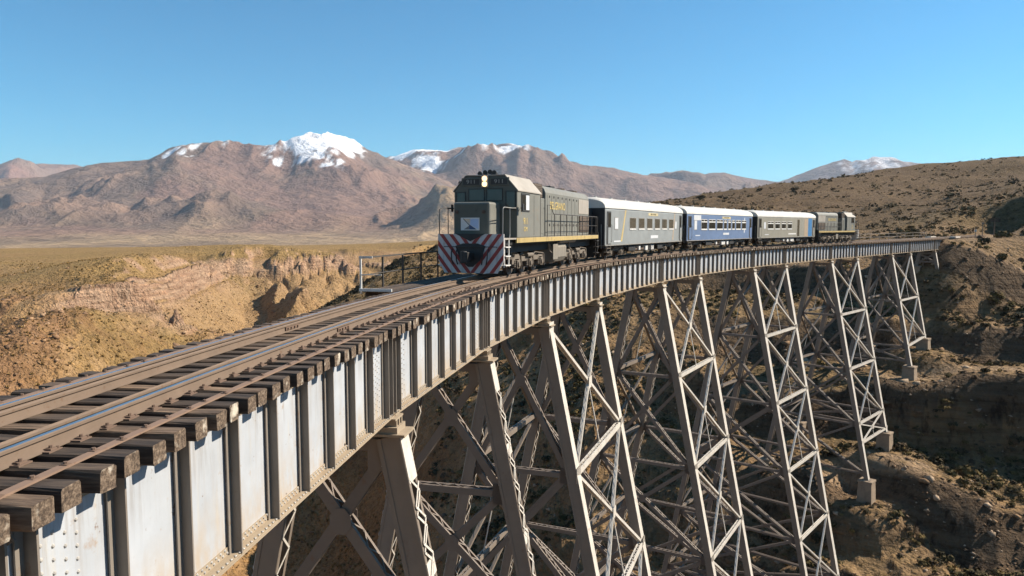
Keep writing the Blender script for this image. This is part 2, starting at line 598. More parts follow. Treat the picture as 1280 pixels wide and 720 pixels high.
def ground_mat(name, specks, bump_s, fine=1.0):
    m, nt, b = new_mat(name)
    at_ = nt.nodes.new('ShaderNodeVertexColor')
    at_.layer_name = 'Col'
    g = geo_coords(nt)
    n1 = noise(nt, g, 0.55 * fine, 8, 0.65)
    n2 = noise(nt, g, 2.4 * fine, 5, 0.65)
    c = mixc(nt, 1.0, at_.outputs[0], ramp(nt, n1, [(0.28, (0.62, 0.6, 0.58)), (0.5, (1, 1, 1)), (0.75, (1.25, 1.22, 1.15))]), 'MULTIPLY')
    c = mixc(nt, 1.0, c, ramp(nt, n2, [(0.30, (0.55, 0.55, 0.55)), (0.48, (1, 1, 1)), (0.8, (1.2, 1.2, 1.2))]), 'MULTIPLY')
    # small clumps: cells of two sizes, raised and a little greener or paler than the soil between
    hs = []
    for sc_, lo, hi in ((0.62, 0.18, 0.52), (1.5, 0.2, 0.55)):
        vo = nt.nodes.new('ShaderNodeTexVoronoi')
        vo.inputs['Scale'].default_value = sc_
        vo.inputs['Randomness'].default_value = 1.0
        dw = nt.nodes.new('ShaderNodeVectorMath')
        dw.operation = 'MULTIPLY_ADD'
        nt.links.new(noise(nt, g, 1.1, 3, 0.6, 'Color'), dw.inputs[0])
        dw.inputs[1].default_value = (0.9, 0.9, 0.9)
        nt.links.new(g, dw.inputs[2])
        nt.links.new(dw.outputs[0], vo.inputs['Vector'])
        h_ = ramp(nt, vo.outputs['Distance'], [(lo, 1.0), (hi, 0.0)])
        hue = ramp(nt, vo.outputs['Color'], [(0.2, (0.62, 0.62, 0.5)), (0.5, (1.0, 0.98, 0.88)), (0.8, (1.25, 1.18, 1.02))])
        mk = nt.nodes.new('ShaderNodeMath')
        mk.operation = 'MULTIPLY'
        mk.inputs[1].default_value = 0.75
        nt.links.new(h_, mk.inputs[0])
        c = mixc(nt, 1.0, c, mixc(nt, mk.outputs[0], (1, 1, 1), hue), 'MULTIPLY')
        hs.append(h_)
    # bare rock: beds and upright cracks
    rk = nt.nodes.new('ShaderNodeAttribute')
    rk.attribute_name = 'Rock'
    bed = noise(nt, geo_coords(nt, (0.10, 0.10, 1.1)), 1.0, 6, 0.65)
    crk = noise(nt, geo_coords(nt, (0.9, 0.9, 0.16)), 0.8, 6, 0.65)
    rc = mixc(nt, 1.0, ramp(nt, bed, [(0.32, (0.6, 0.55, 0.5)), (0.5, (1, 1, 1)), (0.66, (1.3, 1.22, 1.12))]), ramp(nt, crk, [(0.36, (0.45, 0.42, 0.4)), (0.46, (1, 1, 1)), (0.75, (1.15, 1.12, 1.1))]), 'MULTIPLY')
    c = mixc(nt, rk.outputs['Fac'], c, mixc(nt, 1.0, at_.outputs[0], rc, 'MULTIPLY'))
    nt.links.new(c, b.inputs['Base Color'])
    b.inputs['Roughness'].default_value = 0.95
    b.inputs['Specular IOR Level'].default_value = 0.15
    ad = nt.nodes.new('ShaderNodeMath')
    ad.operation = 'ADD'
    nt.links.new(n1, ad.inputs[0])
    nt.links.new(n2, ad.inputs[1])
    for h_, wt in zip(hs, (0.8, 0.4)):
        a2 = nt.nodes.new('ShaderNodeMath')
        a2.operation = 'MULTIPLY_ADD'
        a2.inputs[1].default_value = wt
        nt.links.new(h_, a2.inputs[0])
        nt.links.new(ad.outputs[0], a2.inputs[2])
        ad = a2
    for h_ in (bed, crk):
        m2 = nt.nodes.new('ShaderNodeMath')
        m2.operation = 'MULTIPLY'
        nt.links.new(h_, m2.inputs[0])
        nt.links.new(rk.outputs['Fac'], m2.inputs[1])
        a2 = nt.nodes.new('ShaderNodeMath')
        a2.operation = 'MULTIPLY_ADD'
        a2.inputs[1].default_value = 2.4
        nt.links.new(m2.outputs[0], a2.inputs[0])
        nt.links.new(ad.outputs[0], a2.inputs[2])
        ad = a2
    bump(nt, b, ad.outputs[0], 1.0, bump_s)
    return m

def col(rgb):
    return np.array(rgb, float)

def blend(c, rgb, m):
    return c * (1 - m[..., None]) + col(rgb) * m[..., None]

def build_terrain():
    az = np.concatenate([np.linspace(-43, 43, 800), np.linspace(43, 317, 80)[1:-1]])
    rr = np.concatenate([[4.0], np.geomspace(12, 66, 40), np.geomspace(67, 150, 110), np.linspace(150.8, 330, 215), np.geomspace(332.5, 950, 125), np.geomspace(965, 25500, 75)])
    A, RR = np.meshgrid(np.radians(az), rr)
    X, Y = RR * np.sin(A), RR * np.cos(A)
    Z, k = land(X, Y, True)
    # colours of the ground itself
    n1 = 0.5 + 0.5 * fbm(X / 50, Y / 50, 5, 0.55, 101)
    n2 = 0.5 + 0.5 * fbm(X / 7, Y / 7, 5, 0.6, 111)
    gy, gx = np.gradient(Z, axis=0), np.gradient(Z, axis=1)
    dr = np.gradient(RR, axis=0)
    da = np.gradient(A, axis=1) * RR
    slope = np.hypot(gy / np.maximum(dr, 0.01), gx / np.maximum(np.abs(da), 0.01))
    C = np.zeros(X.shape + (3,)) + col((0.335, 0.203, 0.096))
    C = blend(C, (0.255, 0.168, 0.068), sstep(0.46, 0.66, n1) * sstep(10, -60, X) * 0.8)              # olive grass
    C = blend(C, (0.235, 0.135, 0.062), sstep(0.50, 0.72, 0.5 + 0.5 * fbm(X / 17 + 5, Y / 11, 5, 0.6, 151)) * 0.75)
    C = blend(C, (0.40, 0.255, 0.13), sstep(0.55, 0.72, n2) * 0.7)
    C = blend(C, (0.285, 0.185, 0.075), sstep(-19, -14.5, Z) * sstep(-40, -90, X) * sstep(160, 230, Y) * (0.5 + 0.5 * n2))
    xc = np.interp(Y, [0, 150, 190, 208, 225, 250, 290, 345, 500, 700], [-30, -30, -74, -70, -63, -56, -49, -41, -30, 0])
    right = np.maximum(sstep(-30, 40, X), sstep(-3, 4, X - xc) * sstep(150, 190, Y))
    C = blend(C, (0.20, 0.130, 0.070), right * 0.92)                                         # browner right bank
    C = blend(C, (0.15, 0.105, 0.046), right * sstep(0.50, 0.66, n1) * 0.7)
    C = blend(C, (0.29, 0.19, 0.10), right * sstep(0.56, 0.70, n2) * 0.6)
    C = blend(C, (0.125, 0.080, 0.043), k['hill'] * right * 0.75)
    C = blend(C, (0.26, 0.145, 0.078), k['rocky'] * sstep(0.35, 0.6, n2) * 0.8)
    strat = 0.5 + 0.5 * np.sin(Z * 2.3 + 3 * n1)
    cl = np.clip(k['cliff'] + k['left'] * sstep(0.75, 1.2, slope) * sstep(-34, -20, Z), 0, 1)
    C = blend(C, (0.45, 0.305, 0.205), cl)
    C = blend(C, (0.30, 0.165, 0.10), cl * strat * 0.6)
    C = blend(C, (0.34, 0.225, 0.12), k['left'] * sstep(-22, -30, Z) * 0.6)
    C = blend(C, (0.11, 0.075, 0.048), k['bench'] * 0.8)
    C = blend(C, (0.26, 0.17, 0.085), right * sstep(0.50, 0.30, slope) * sstep(-9, -12, Z) * sstep(0.40, 0.60, n2) * 0.8)
    C = blend(C, (0.30, 0.205, 0.125), k['track'])
    C = blend(C, (0.31, 0.205, 0.11), sstep(900, 1800, k['r']))
    C = blend(C, (0.295, 0.192, 0.080), sstep(500, 800, k['r']) * sstep(1500, 900, k['r']) * (1 - right))
    rockm = np.clip(cl + k['bench'] * 0.9 + right * sstep(0.85, 1.3, slope) * sstep(-8, -12, Z) + k['rocky'] * 0.35, 0, 1)
    o = grid_mesh('terrain', X, Y, Z, C, ground_mat('ground', 0, 0.6), wrap=True)
    ra = o.data.attributes.new('Rock', 'FLOAT', 'POINT')
    ra.data.foreach_set('value', rockm.ravel())
    return tag(o, kind='structure')

# ------------------------------------------------------------------ mountains
WG = (0.36, 0.70, 0.45, 0.95, 0.34, 0.28)
def build_range(name, sky_pts, r0, rc, rb, zfoot, seed, scale, amp, snow, cols, ncol, nrow, power=1.55, uspan=(-330, 1610), hue=0.0):
    us = np.linspace(uspan[0], uspan[1], ncol)
    az = np.arctan((us - 640) / F_PX)
    k = np.array(sky_pts, float)
    v = np.interp(us, k[:, 0], k[:, 1])
    tan_e = (HORIZON - v) / F_PX * np.cos(az)                   # elevation as seen
    rows = np.concatenate([np.linspace(r0, rc, int(nrow * 0.78)), np.linspace(rc, rb, nrow - int(nrow * 0.78) + 1)[1:]])
    A, RR = np.meshgrid(az, rows)
    X, Y = RR * np.sin(A), RR * np.cos(A)
    wob = 0.16 * fbm(X / (scale * 1.6), Y / (scale * 1.6), 3, 0.5, seed + 70)
    t = (RR - r0) / (rc - r0) + wob * sstep(0.1, 0.4, (RR - r0) / (rc - r0))
    Hc = np.maximum(tan_e * rc, 30)[None, :] - zfoot
    front = np.clip(t, 0, 1) ** power
    body = np.where(t < 1, front, 1 - 0.9 * (t - 1))
    e = eroded(X / scale, Y / scale, 8, seed)
    qx, qy = X + 0.22 * scale * fbm(X / scale, Y / scale, 3, 0.5, seed + 81), Y + 0.22 * scale * fbm(X / scale + 7, Y / scale, 3, 0.5, seed + 85)
    g = ridged(qx / (scale * 0.50), qy / (scale * 0.72), 6, 0.52, seed + 30) - 0.45
    g2 = ridged(qx / (scale * 0.16), qy / (scale * 0.26), 4, 0.55, seed + 35) - 0.45
    wgt = sstep(WG[0], WG[1], t + WG[2] * (fbm(X / (scale * 1.4), Y / (scale * 1.4), 2, 0.5, seed + 91))) * (1 - 0.74 * sstep(0.60, 0.95, t))
    Z = zfoot + Hc * (body + amp * wgt * (WG[3] * e + WG[4] * g + WG[5] * g2))
    Z -= 120 * sstep(0.06, 0.0, (RR - r0) / (rc - r0))
    # fit the skyline to the one seen, with a slowly varying factor
    ang = ((Z - 0) / RR).max(0)
    fac = np.clip((tan_e * np.ones_like(ang)) / np.maximum(ang, 1e-4), 0.3, 2.5)
    kk = max(3, ncol // 90)
    ker = np.hanning(kk * 2 + 1)
    ker /= ker.sum()
    for _ in range(3):
        fs = np.convolve(np.pad(fac, kk, mode='edge'), ker, 'valid')
        Zn = np.where(Z > zfoot, zfoot + (Z - zfoot) * mix(1.0, fs[None, :], sstep(0.0, 0.6, t)), Z)
        ang = (Zn / RR).max(0)
        fac = np.clip(fac * np.clip(tan_e / np.maximum(ang, 1e-4), 0.8, 1.25), 0.3, 3)
    Z = Zn
    V = HORIZON - F_PX * Z / RR / np.cos(A)
    U = us[None, :] + 0 * X
    n1 = 0.5 + 0.5 * fbm(X / (scale * 0.8), Y / (scale * 0.8), 5, 0.55, seed + 11)
    n2 = 0.5 + 0.5 * fbm(X / (scale * 0.16), Y / (scale * 0.16), 5, 0.6, seed + 21)
    C = np.zeros(X.shape + (3,)) + col(cols[0])
    C = blend(C, cols[1], sstep(0.42, 0.60, n1))
    C = blend(C, cols[2], sstep(0.52, 0.66, n2) * 0.75)
    C = blend(C, cols[3], sstep(0.52, 0.22, t + 0.25 * (n1 - 0.5)) * 0.92)
    C = blend(C, tuple(0.72 * q for q in cols[2]), sstep(0.05, -0.22, g) * 0.5)  # gullies tinted darker, relief shading put into the colour
    C = blend(C, cols[4], sstep(0.55, 0.68, 1 - n1) * 0.7 * sstep(0.2, 0.4, t))
    sn = np.zeros_like(Z)
    n3 = ridged(X / (scale * 0.05), Y / (scale * 0.11), 3, 0.55, seed + 55)
    for (u0, u1, vlim, s) in snow:
        w = np.clip((U - u0) / 22.0, -1, 1) + np.clip((u1 - U) / 22.0, -1, 1) - 2
        lim = vlim + 1 + 44 * (n2 - 0.5) - 16 * g - 18 * g2 - 18 * (n3 - 0.42) + 14 * w
        w = 1.0
        sn = np.maximum(sn, w * sstep(lim + 4, lim - 4, V) * s)
    C = blend(C, (0.86, 0.87, 0.90), sn)
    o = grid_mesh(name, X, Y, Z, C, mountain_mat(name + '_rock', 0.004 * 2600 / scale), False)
    return tag(o, kind='structure')

def mountain_mat(name, sc):
    m, nt, b = new_mat(name)
    at_ = nt.nodes.new('ShaderNodeVertexColor')
    at_.layer_name = 'Col'
    g = geo_coords(nt)
    n1 = noise(nt, g, sc, 8, 0.62)
    c = mixc(nt, 1.0, at_.outputs[0], ramp(nt, n1, [(0.3, (0.72, 0.70, 0.70)), (0.5, (1, 1, 1)), (0.72, (1.2, 1.17, 1.12))]), 'MULTIPLY')
    nt.links.new(c, b.inputs['Base Color'])
    b.inputs['Roughness'].default_value = 1.0
    b.inputs['Specular IOR Level'].default_value = 0.05
    bump(nt, b, n1, 1.0, 95)
    return m

def build_mountains():
    c_main = [(0.225, 0.158, 0.112), (0.24, 0.160, 0.118), (0.17, 0.126, 0.104), (0.36, 0.255, 0.155), (0.225, 0.135, 0.105)]
    build_range('mountain_range', [(-500, 240), (-200, 232), (0, 224), (60, 222), (95, 212), (130, 205), (190, 201), (224, 184), (250, 181), (290, 177), (310, 181), (335, 184), (362, 177), (388, 168), (420, 169), (442, 175), (462, 188), (482, 197), (505, 206), (540, 219), (580, 236), (640, 262), (760, 276), (1000, 281), (1750, 283)],
                2500, 7400, 9800, -62, 405, 1450, 0.68,
                [(180, 262, 180, 1), (262, 314, 175, 1), (322, 455, 188, 1)], c_main, 840, 200, power=2.7)
    build_range('mountain_ridge', [(-500, 262), (300, 235), (440, 214), (482, 199), (500, 195), (520, 188), (545, 189), (560, 190), (572, 186), (600, 182), (632, 181), (665, 184), (700, 195), (725, 207), (760, 210), (800, 219), (832, 223), (880, 232), (950, 246), (1750, 280)],
                6000, 9600, 12000, -80, 23, 1850, 0.66,
                [(478, 568, 196, 1), (585, 660, 183, 0.9)], [(0.20, 0.135, 0.10), (0.235, 0.150, 0.115), (0.17, 0.12, 0.095), (0.30, 0.21, 0.14), (0.21, 0.125, 0.10)], 520, 140, power=1.3)
    build_range('distant_hills', [(-500, 270), (600, 250), (760, 228), (800, 222), (815, 218), (850, 214), (880, 218), (900, 216), (930, 223), (960, 227), (1010, 232), (1100, 236), (1750, 250)],
                8200, 11400, 13600, -80, 43, 1900, 0.5, [], [(0.20, 0.14, 0.11), (0.22, 0.15, 0.115), (0.17, 0.125, 0.10), (0.26, 0.19, 0.13), (0.2, 0.13, 0.11)], 300, 90, power=1.2)
    build_range('distant_peak', [(-500, 262), (-60, 232), (-20, 216), (0, 210), (15, 203), (30, 198), (42, 203), (60, 206), (100, 207), (130, 214), (180, 226), (400, 262), (900, 250), (960, 232), (985, 223), (1010, 213), (1030, 206), (1050, 200), (1060, 203), (1080, 200), (1090, 197), (1110, 198), (1125, 203), (1150, 206), (1220, 214), (1400, 228), (1750, 240)],
                10500, 13600, 16000, -80, 67, 1800, 0.5, [(1040, 1130, 204, 0.6)], [(0.22, 0.15, 0.115), (0.25, 0.155, 0.115), (0.19, 0.135, 0.11), (0.26, 0.19, 0.13), (0.26, 0.14, 0.105)], 400, 90, power=1.2)

def build_haze():
    m = bpy.data.materials.new('air')
    m.use_nodes = True
    nt = m.node_tree
    nt.nodes.clear()
    out = nt.nodes.new('ShaderNodeOutputMaterial')
    pv = nt.nodes.new('ShaderNodeVolumePrincipled')
    pv.inputs['Color'].default_value = (0.74, 0.84, 1.0, 1)
    pv.inputs['Density'].default_value = HAZE
    pv.inputs['Anisotropy'].default_value = 0.1
    nt.links.new(pv.outputs[0], out.inputs['Volume'])
    mb = MB().box(-26000, 26000, -26000, 26000, -330, 1420)
    o = mb.build('haze', m)
    tag(o, kind='stuff')
    o.visible_shadow = True
    return o
HAZE = 3.1e-5

build_terrain()
build_mountains()
# ------------------------------------------------------------------ steel, wood and concrete
Z_TOP = H_RAIL - 0.354
def web_mat():
    m = paint_mat('silver_paint', (0.41, 0.43, 0.455), rust=(0.30, 0.20, 0.12), wear=0.42, rough=0.42, grime=(0.33, 0.28, 0.23))
    nt = m.node_tree
    b = nt.nodes['Principled BSDF']
    src = b.inputs['Base Color'].links[0].from_socket
    sep = nt.nodes.new('ShaderNodeSeparateXYZ')
    nt.links.new(geo_coords(nt), sep.inputs[0])
    mr = nt.nodes.new('ShaderNodeMapRange')
    mr.inputs[1].default_value = H_BOTTOM + 0.95
    mr.inputs[2].default_value = H_BOTTOM + 0.05
    nt.links.new(sep.outputs[2], mr.inputs[0])
    n = noise(nt, geo_coords(nt, (2.2, 2.2, 0.8)), 1.6, 6, 0.65)
    mu = nt.nodes.new('ShaderNodeMath')
    mu.operation = 'MULTIPLY'
    nt.links.new(mr.outputs[0], mu.inputs[0])
    nt.links.new(ramp(nt, n, [(0.36, 0.0), (0.66, 1.0)]), mu.inputs[1])
    c = mixc(nt, mu.outputs[0], src, (0.40, 0.29, 0.17))
    n2 = noise(nt, geo_coords(nt, (3.0, 3.0, 0.25)), 2.2, 5, 0.7)
    c = mixc(nt, ramp(nt, n2, [(0.56, 0.0), (0.74, 0.45)]), c, (0.47, 0.42, 0.33))
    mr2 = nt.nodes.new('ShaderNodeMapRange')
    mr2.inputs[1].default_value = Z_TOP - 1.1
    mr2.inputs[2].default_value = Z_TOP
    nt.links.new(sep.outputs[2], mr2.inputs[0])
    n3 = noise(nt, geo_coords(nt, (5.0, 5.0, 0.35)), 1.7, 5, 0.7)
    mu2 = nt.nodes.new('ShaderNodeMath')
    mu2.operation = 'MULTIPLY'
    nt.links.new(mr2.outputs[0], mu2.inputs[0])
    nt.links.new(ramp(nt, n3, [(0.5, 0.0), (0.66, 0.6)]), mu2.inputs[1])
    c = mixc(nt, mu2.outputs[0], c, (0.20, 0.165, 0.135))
    n4 = noise(nt, geo_coords(nt), 5.5, 6, 0.7)
    c = mixc(nt, ramp(nt, n4, [(0.66, 0.0), (0.70, 0.75)]), c, (0.17, 0.10, 0.06))
    nt.links.new(c, b.inputs['Base Color'])
    return m
M['web'] = web_mat()
M['stiff'] = paint_mat('stiffener_paint_shaded', (0.205, 0.175, 0.145), rust=(0.16, 0.09, 0.05), wear=0.45, rough=0.5, grime=(0.15, 0.11, 0.08))  # darker than the web: shade on the stiffener sides put into the colour
M['flange'] = paint_mat('flange_paint', (0.33, 0.26, 0.18), rust=(0.22, 0.12, 0.06), wear=0.7, rough=0.6, grime=(0.24, 0.16, 0.09))
M['leg'] = paint_mat('tower_paint_shaded', (0.20, 0.16, 0.125), rust=(0.17, 0.10, 0.06), wear=0.45, rough=0.45, grime=(0.17, 0.13, 0.10))  # same paint as the covers, darkened for the faces in shade
M['cover'] = paint_mat('tower_paint_sunlit', (0.56, 0.51, 0.44), rust=(0.20, 0.115, 0.07), wear=0.62, rough=0.45, grime=(0.27, 0.20, 0.14))  # sunlit copy of the tower paint, brightness put into the colour
M['brace'] = paint_mat('brace_paint_shaded', (0.165, 0.128, 0.10), rust=(0.17, 0.10, 0.06), wear=0.5, rough=0.5, grime=(0.17, 0.12, 0.085))  # darkened copy for cross bracing, its shade put into the colour
M['rivet'] = plain_mat('rivet_paint', (0.36, 0.34, 0.31), 0.5)
M['rail_side'] = paint_mat('rail_rust', (0.165, 0.115, 0.08), rust=(0.13, 0.07, 0.04), wear=0.5, rough=0.75, grime=(0.09, 0.06, 0.045), streak=False, scale=3)
M['rail_top'] = plain_mat('rail_polished', (0.40, 0.41, 0.43), 0.28, 0.9, 0.15, 6)
M['guard_top'] = plain_mat('guard_top', (0.34, 0.22, 0.13), 0.6, 0.3, 0.25, 6)
M['strap'] = paint_mat('strap_rust', (0.22, 0.14, 0.095), rust=(0.15, 0.075, 0.045), wear=0.5, rough=0.7, grime=(0.14, 0.09, 0.06), streak=False, scale=4)
M['plate'] = paint_mat('plate_rust', (0.15, 0.095, 0.065), wear=0.4, rough=0.8, streak=False, scale=5)

def wood_mat():
    m, nt, b = new_mat('weathered_sleeper')
    oi = nt.nodes.new('ShaderNodeObjectInfo')
    v = coords(nt, (1.6, 16, 16))
    off = nt.nodes.new('ShaderNodeVectorMath')
    off.operation = 'ADD'
    sc = nt.nodes.new('ShaderNodeVectorMath')
    sc.operation = 'SCALE'
    sc.inputs[3].default_value = 37.0
    cmb = nt.nodes.new('ShaderNodeCombineXYZ')
    for i in range(3):
        nt.links.new(oi.outputs['Random'], cmb.inputs[i])
    nt.links.new(cmb.outputs[0], sc.inputs[0])
    nt.links.new(v, off.inputs[0])
    nt.links.new(sc.outputs[0], off.inputs[1])
    n1 = noise(nt, off.outputs[0], 1.0, 8, 0.7)
    n2 = noise(nt, off.outputs[0], 0.25, 4, 0.6)
    c = ramp(nt, n1, [(0.30, (0.012, 0.008, 0.005)), (0.45, (0.055, 0.036, 0.024)), (0.60, (0.125, 0.088, 0.06)), (0.78, (0.26, 0.20, 0.145))])
    c = mixc(nt, ramp(nt, n2, [(0.45, 0.0), (0.72, 0.5)]), c, (0.17, 0.11, 0.068))
    tone = ramp(nt, oi.outputs['Random'], [(0.0, (0.45, 0.43, 0.42)), (0.6, (1.0, 0.98, 0.95)), (1.0, (1.75, 1.65, 1.5))])
    c = mixc(nt, 1.0, c, tone, 'MULTIPLY')
    nt.links.new(c, b.inputs['Base Color'])
    b.inputs['Roughness'].default_value = 0.9
    bump(nt, b, n1, 0.9, 0.02)
    return m
M['wood'] = wood_mat()

def endgrain_mat():
    m, nt, b = new_mat('sleeper_end_grain')
    v = geo_coords(nt, (1, 1, 1))
    n1 = noise(nt, v, 26, 6, 0.7)
    n2 = noise(nt, v, 3.1, 4, 0.6)
    c = ramp(nt, n1, [(0.34, (0.025, 0.016, 0.011)), (0.5, (0.12, 0.082, 0.054)), (0.68, (0.27, 0.20, 0.14))])
    c = mixc(nt, ramp(nt, n2, [(0.56, 0.0), (0.66, 0.85)]), c, (0.62, 0.55, 0.44))
    nt.links.new(c, b.inputs['Base Color'])
    b.inputs['Roughness'].default_value = 0.95
    bump(nt, b, n1, 1.0, 0.02)
    return m
M['endgrain'] = endgrain_mat()

def concrete_mat(name, c0=(0.29, 0.215, 0.145)):
    m, nt, b = new_mat(name)
    g = geo_coords(nt)
    n1 = noise(nt, g, 1.4, 7, 0.65)
    n2 = noise(nt, geo_coords(nt, (2.5, 2.5, 0.35)), 1.5, 4, 0.6)
    c = ramp(nt, n1, [(0.3, tuple(x * 0.7 for x in c0)), (0.6, c0), (0.8, tuple(x * 1.15 for x in c0))])
    c = mixc(nt, ramp(nt, n2, [(0.5, 0.0), (0.75, 0.5)]), c, (0.15, 0.11, 0.08))
    nt.links.new(c, b.inputs['Base Color'])
    b.inputs['Roughness'].default_value = 0.95
    bump(nt, b, n1, 0.6, 0.03)
    return m
M['concrete'] = concrete_mat('footing_concrete')

# ------------------------------------------------------------------ plate girder spans
Z_GT = H_RAIL - 0.15 - 0.20 - 0.004            # top of girder = underside of sleepers
LAT_W = 1.08                                    # web offset from the centre line at the bearings
_rng = random.Random(3)

_st = MB()
_st.box(0.0, 0.14, -0.012, 0.012, 0, 1)         # outstanding leg, x = outwards, unit height
_st.box(0.006, 0.022, -0.10, -0.012, 0, 1)      # riveted leg
STIFF_ME = _st.mesh('stiffener', M['stiff'])

def girder(span, s0, s1, side, detail):
    """one plate girder between two bearings; side +1 is the camera side"""
    g0, g1 = 0.03, -0.03
    p0, p1 = at(s0, side * LAT_W), at(s1, side * LAT_W)
    a = (p1 - p0)
    L = a.length
    a.normalize()
    p0, p1 = p0 + a * g0, p1 + a * g1
    L = (p1 - p0).length
    ah = Vector((a.x, a.y, 0)).normalized()
    out = Vector((ah.y, -ah.x, 0)) * side
    up = Vector((0, 0, 1))
    def P(t, o, z):
        return p0 + a * t + out * o + up * z
    zt, zb = Z_GT, H_BOTTOM
    org = p0 + up * zb
    web = MB()
    web.obox((p0 + p1) / 2 + up * ((zt + zb) / 2), a * L / 2, out * 0.006, up * ((zt - zb) / 2 - 0.02))
    wo = web.build('near_girder' if side > 0 else 'far_girder', M['web'], span)
    fl = MB()
    for z, sg in ((zt, -1), (zb, 1)):
        fl.obox(P(L / 2, 0, z + sg * 0.012), a * L / 2, out * 0.17, up * 0.012)
        fl.obox(P(L / 2, 0.0, z + sg * 0.031), a * (L / 2 - 0.25), out * 0.155, up * 0.007)
        for o in (0.017, -0.017):
            fl.obox(P(L / 2, o, z + sg * 0.095), a * L / 2, out * 0.0095, up * 0.058)
            fl.obox(P(L / 2, math.copysign(0.075, o), z + sg * 0.045), a * L / 2, out * 0.055, up * 0.0075)
    fl.build('flange', M['flange'], wo)
    n = max(2, round(L / 1.24))
    ts = [0.09, 0.40] + [0.40 + (L - 0.80) * i / n for i in range(1, n)] + [L - 0.40, L - 0.09]
    if side > 0:
        rot = math.atan2(out.y, out.x)
        for i, t in enumerate(ts):
            o = link('stiffener', STIFF_ME, wo)
            base = P(t, 0.028, zb + 0.036)
            o.location = base
            o.rotation_euler = (0, 0, rot)
            o.scale = (1, 1, zt - zb - 0.075)
        if detail:
            rv = MB()
            step = 0.105 if detail > 1 else 0.15
            rad = 0.021
            t = 0.08
            while t < L - 0.05:
                rv.dome(P(t, 0.027, zb + 0.085), out, rad, 0.014)
                rv.dome(P(t + step / 2, 0.027, zb + 0.135), out, rad, 0.014)
                rv.dome(P(t, 0.135, zb + 0.053), up, rad, 0.012)
                rv.dome(P(t, 0.027, zt - 0.11), out, rad, 0.014)
                t += step
            for tt in ts:
                z = zb + 0.2
                while z < zt - 0.18:
                    rv.dome(P(tt + 0.055, 0.050, z), out, rad, 0.014)
                    z += 0.125
            for c0, c1 in ((0.45, 1.15), (L - 1.15, L - 0.5)):          # splice plates by the bearings
                for ii in range(4):
                    for jj in range(11):
                        rv.dome(P(c0 + 0.14 + ii * (c1 - c0 - 0.28) / 3, 0.018, zb + 0.3 + jj * 0.12 + (0.06 if ii % 2 else 0)), out, rad * 1.05, 0.015)
            tag(rv.build('rivets', M['rivet'], wo), kind='stuff')
            for c0, c1 in ((0.42, 1.2), (L - 1.2, L - 0.42)):
                sp = MB()
                sp.obox(P((c0 + c1) / 2, 0.012, (zt + zb) / 2), a * (c1 - c0) / 2, out * 0.006, up * ((zt - zb) / 2 - 0.16))
                sp.build('splice_plate', M['web'], wo)
    return wo

SPAN_LABELS = [
    'silver plate girder span at the lower left corner, rows of rivets by its joint',
    'silver riveted girder span between the lower left corner and the first laced steel bent',
    'silver girder span between the two laced single bents, below the white platform railing',
    'silver girder span under the front of the leading locomotive',
    'silver girder span on top of the nearest braced tower, under the locomotive rear',
    'long silver girder span under the first grey coach',
    'short silver girder span on the second braced tower, where grey and blue coaches meet',
    'long silver girder span under the blue coach',
    'short silver girder span on the third braced tower, under the third coach',
    'long silver girder span under the third coach and the rear locomotive',
    'short silver girder span on the fourth braced tower, under the rear locomotive cab',
    'long silver girder span right behind the rear locomotive, no train on it',
    'short silver girder span on the farthest braced tower near the hillside',
    'silver girder span between the farthest tower and the last single bent',
    'last short girder span ending at the stone abutment on the right',
]
def build_spans():
    edges = [-9.0] + BEAR
    for i in range(len(edges) - 1):
        s0, s1 = edges[i], edges[i + 1]
        sp = empty('girder_span', (0, 0, 0), 0, SPAN_LABELS[i], 'bridge span', 'plate girder spans of the curved viaduct')
        girder(sp, s0, s1, 1, 2 if i < 3 else (1 if i == 3 else 0))
        girder(sp, s0, s1, -1, 0)
        k = max(2, round((s1 - s0) / 3))
        for j in range(k + 1):                                        # cross frames between the two girders
            s = s0 + 0.3 + (s1 - s0 - 0.6) * j / k
            mb = MB()
            al, rt = dirs(s)
            pts = [at(s, l, z) for l in (-1.15, 1.15) for z in (H_BOTTOM + 0.15, Z_GT - 0.15)]
            mb.bar(pts[0], pts[3], 0.09, 0.02, al)
            mb.bar(pts[1] + al * 0.03, pts[2] + al * 0.03, 0.09, 0.02, al)
            mb.bar(pts[0], pts[2], 0.09, 0.02, al)
            mb.bar(pts[1], pts[3], 0.09, 0.02, al)
            mb.build('cross_frame', M['brace'], sp)
build_spans()

# ------------------------------------------------------------------ trestle towers
BATTER = 0.2
WT, WL = 0.54, 0.56

def lace(mb, p0, p1, half, off, nrm, side_dir, pitch, w=0.055, th=0.012):
    """zigzag bars on the face offset by `off` along nrm, spanning +-half along side_dir"""
    a = p1 - p0
    L = a.length
    a = a / L
    n = max(2, int(L / pitch))
    for i in range(n):
        q0 = p0 + a * (L * i / n) + side_dir * (half if i % 2 else -half) + nrm * off
        q1 = p0 + a * (L * (i + 1) / n) + side_dir * (-half if i % 2 else half) + nrm * off
        mb.bar(q0, q1, w, th, nrm)

